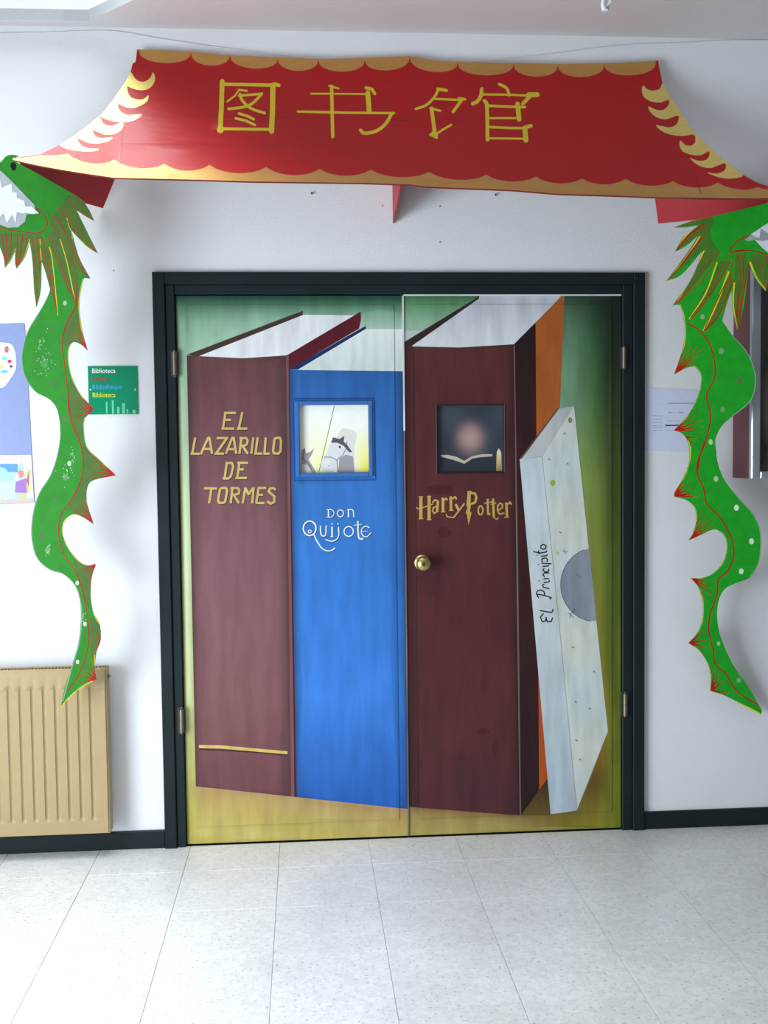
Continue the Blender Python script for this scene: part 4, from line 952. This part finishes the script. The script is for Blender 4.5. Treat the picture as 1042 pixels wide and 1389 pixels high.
# ------------------------------------------------------------------ display cabinet on the right
M_mar = mat('maroon_laminate', lin((92, 34, 38)), .4, var=.08, scale=5)
M_alu = mat('brushed_aluminium', lin((178, 182, 188)), .35, .75, var=.06, scale=4, stretch=(20, 20, .6))
M_back = mat('dark_cabinet_lining', lin((54, 50, 56)), .8)
a = at(994, 648, 0); f_ = at(1017, 657, -.155)
cx0 = a.x; cz0 = at(994, 648, 0).z; cz1 = cz0+1.0; cx1 = cx0+1.25; cy = -.150
cb = empty('display_cabinet', ((cx0+cx1)/2, 0, cz0), 'maroon wall display cabinet with aluminium frame at the right edge', 'cabinet')
for x in (cx0, cx1-.016): part(MB().box((x, cy, cz0), (x+.016, 0, cz1), bev=.001), 'side_panel', M_mar, cb)
part(MB().box((cx0+.016, cy, cz0), (cx1-.016, 0, cz0+.016)), 'bottom_panel', M_mar, cb)
part(MB().box((cx0+.016, cy, cz1-.016), (cx1-.016, 0, cz1)), 'top_panel', M_mar, cb)
part(MB().box((cx0+.016, -.010, cz0+.016), (cx1-.016, 0, cz1-.016)), 'back_panel', M_back, cb)
fr = .034
for nm, A_, B_ in (('frame_stile', (cx0, cz0), (cx0+fr, cz1)), ('frame_stile', (cx1-fr, cz0), (cx1, cz1)), ('frame_rail', (cx0+fr, cz0), (cx1-fr, cz0+.026)), ('frame_rail', (cx0+fr, cz1-.026), (cx1-fr, cz1))):
    part(MB().box((A_[0], cy-.022, A_[1]), (B_[0], cy, B_[1]), bev=.004), nm, M_alu, cb)
gm_, nt, N, L, B = nodes('cabinet_glass'); B.inputs['Roughness'].default_value = .03; B.inputs['Transmission Weight'].default_value = 1; B.inputs['IOR'].default_value = 1.45; B.inputs['Base Color'].default_value = (.93, .95, .95, 1)
part(MB().box((cx0+fr-.004, cy-.012, cz0+.022), (cx1-fr+.004, cy-.008, cz1-.022)), 'glass_pane', gm_, cb)
M_tan = mat('tan_clay', lin((150, 130, 100)), .6, var=.15, scale=10); M_blk = mat('black_glaze', (.02, .02, .022), .3)
vx = cx0+.125
tag(MB().lathe([(.030, 0), (.046, .01), (.036, .05), (.026, .09), (.038, .13), (.052, .20), (.058, .27), (.05, .34), (.030, .39), (.024, .43), (.032, .46), (.028, .46), (.02, .43)], (vx, -.078, cz0+.0165), 'Z', 28).build('clay_vase', M_tan, smooth=True),
    'tall tan clay vase standing behind the cabinet glass', 'vase')
tag(MB().lathe([(.028, 0), (.040, .012), (.045, .06), (.030, .11), (.012, .16), (.012, .21), (.018, .22), (.014, .22), (.008, .2)], (vx+.18, -.078, cz0+.0165), 'Z', 24).build('black_bottle', M_blk, smooth=True),
    'small black glazed bottle right of the tan vase in the cabinet', 'bottle')

# ------------------------------------------------------------------ small things
for i, (px, py) in enumerate(((423, 263), (672, 265))):
    p = at(px, py, 0); tag(MB().lathe([(.0022, -.001), (.0022, .008), (.0045, .009), (.004, .011), (0, .0115)], (p.x, 0, p.z), 'Y', 10).build('wall_hook_screw', M_steel, smooth=True),
        ('larger screw in the wall under the canopy, left of the centre bracket', 'larger screw in the wall under the canopy, right of the centre bracket')[i], 'screw', 'screws left in the wall')
for i, (px, py) in enumerate(((519, 279), (597, 280), (597, 328), (154, 367))):
    p = at(px, py, 0); tag(MB().lathe([(.0028, -.001), (.0026, .002), (0, .0026)], (p.x, 0, p.z), 'Y', 8).build('wall_plug', M_steel),
        ('tiny grey wall plug just left of the centre bracket', 'tiny grey wall plug right of the centre bracket, upper of two', 'tiny grey wall plug right of the centre bracket, lower of two', 'tiny grey wall plug between the left dragon and the door casing')[i], 'wall plug', 'wall plugs')
def cable(pts, r, label):
    P = [at(x, y, Y) for x, y, Y in pts]
    out = []
    for i in range(len(P)-1):
        p1, p2 = P[i], P[i+1]; p0 = P[i-1] if i else p1*2-p2; p3 = P[i+2] if i+2 < len(P) else p2*2-p1
        for k in range(5):
            t = k/5; out.append(0.5*((2*p1)+(p2-p0)*t+(2*p0-5*p1+4*p2-p3)*t*t+(3*p1-p0-3*p2+p3)*t**3))
    out.append(P[-1])
    tag(MB().tube(out, r, 6).build('wall_cable', mat('white_cable', (.66, .66, .66), .5), smooth=True), label, 'cable')
cable([(-40,46,-.003),(60,44,-.003),(150,42,-.003),(215,52,-.003),(280,62,-.004),(345,70,-.004),(420,80,-.005)], .0016, 'thin white cable sagging along the ceiling line, left end above the canopy')
cable([(640,84,-.005),(740,74,-.004),(800,66,-.003),(860,60,-.003),(925,58,-.003),(980,55,-.003),(1080,54,-.003)], .0016, 'thin white cable rising to the ceiling line above the right roof corner')
h = at(822, 15, -.60)
hook = tag(MB().tube([(h.x+.03, -.60, 3.0), (h.x+.022, -.60, h.z+.075), (h.x+.012, -.60, h.z+.03), (h.x+.002, -.60, h.z+.004), (h.x-.006, -.60, h.z+.003), (h.x-.009, -.60, h.z+.02), (h.x-.006, -.60, h.z+.035)], 0.0075, 10).build('ceiling_hook', M_white, smooth=True),
    'white hook hanging from the ceiling above the right half of the door', 'hook')
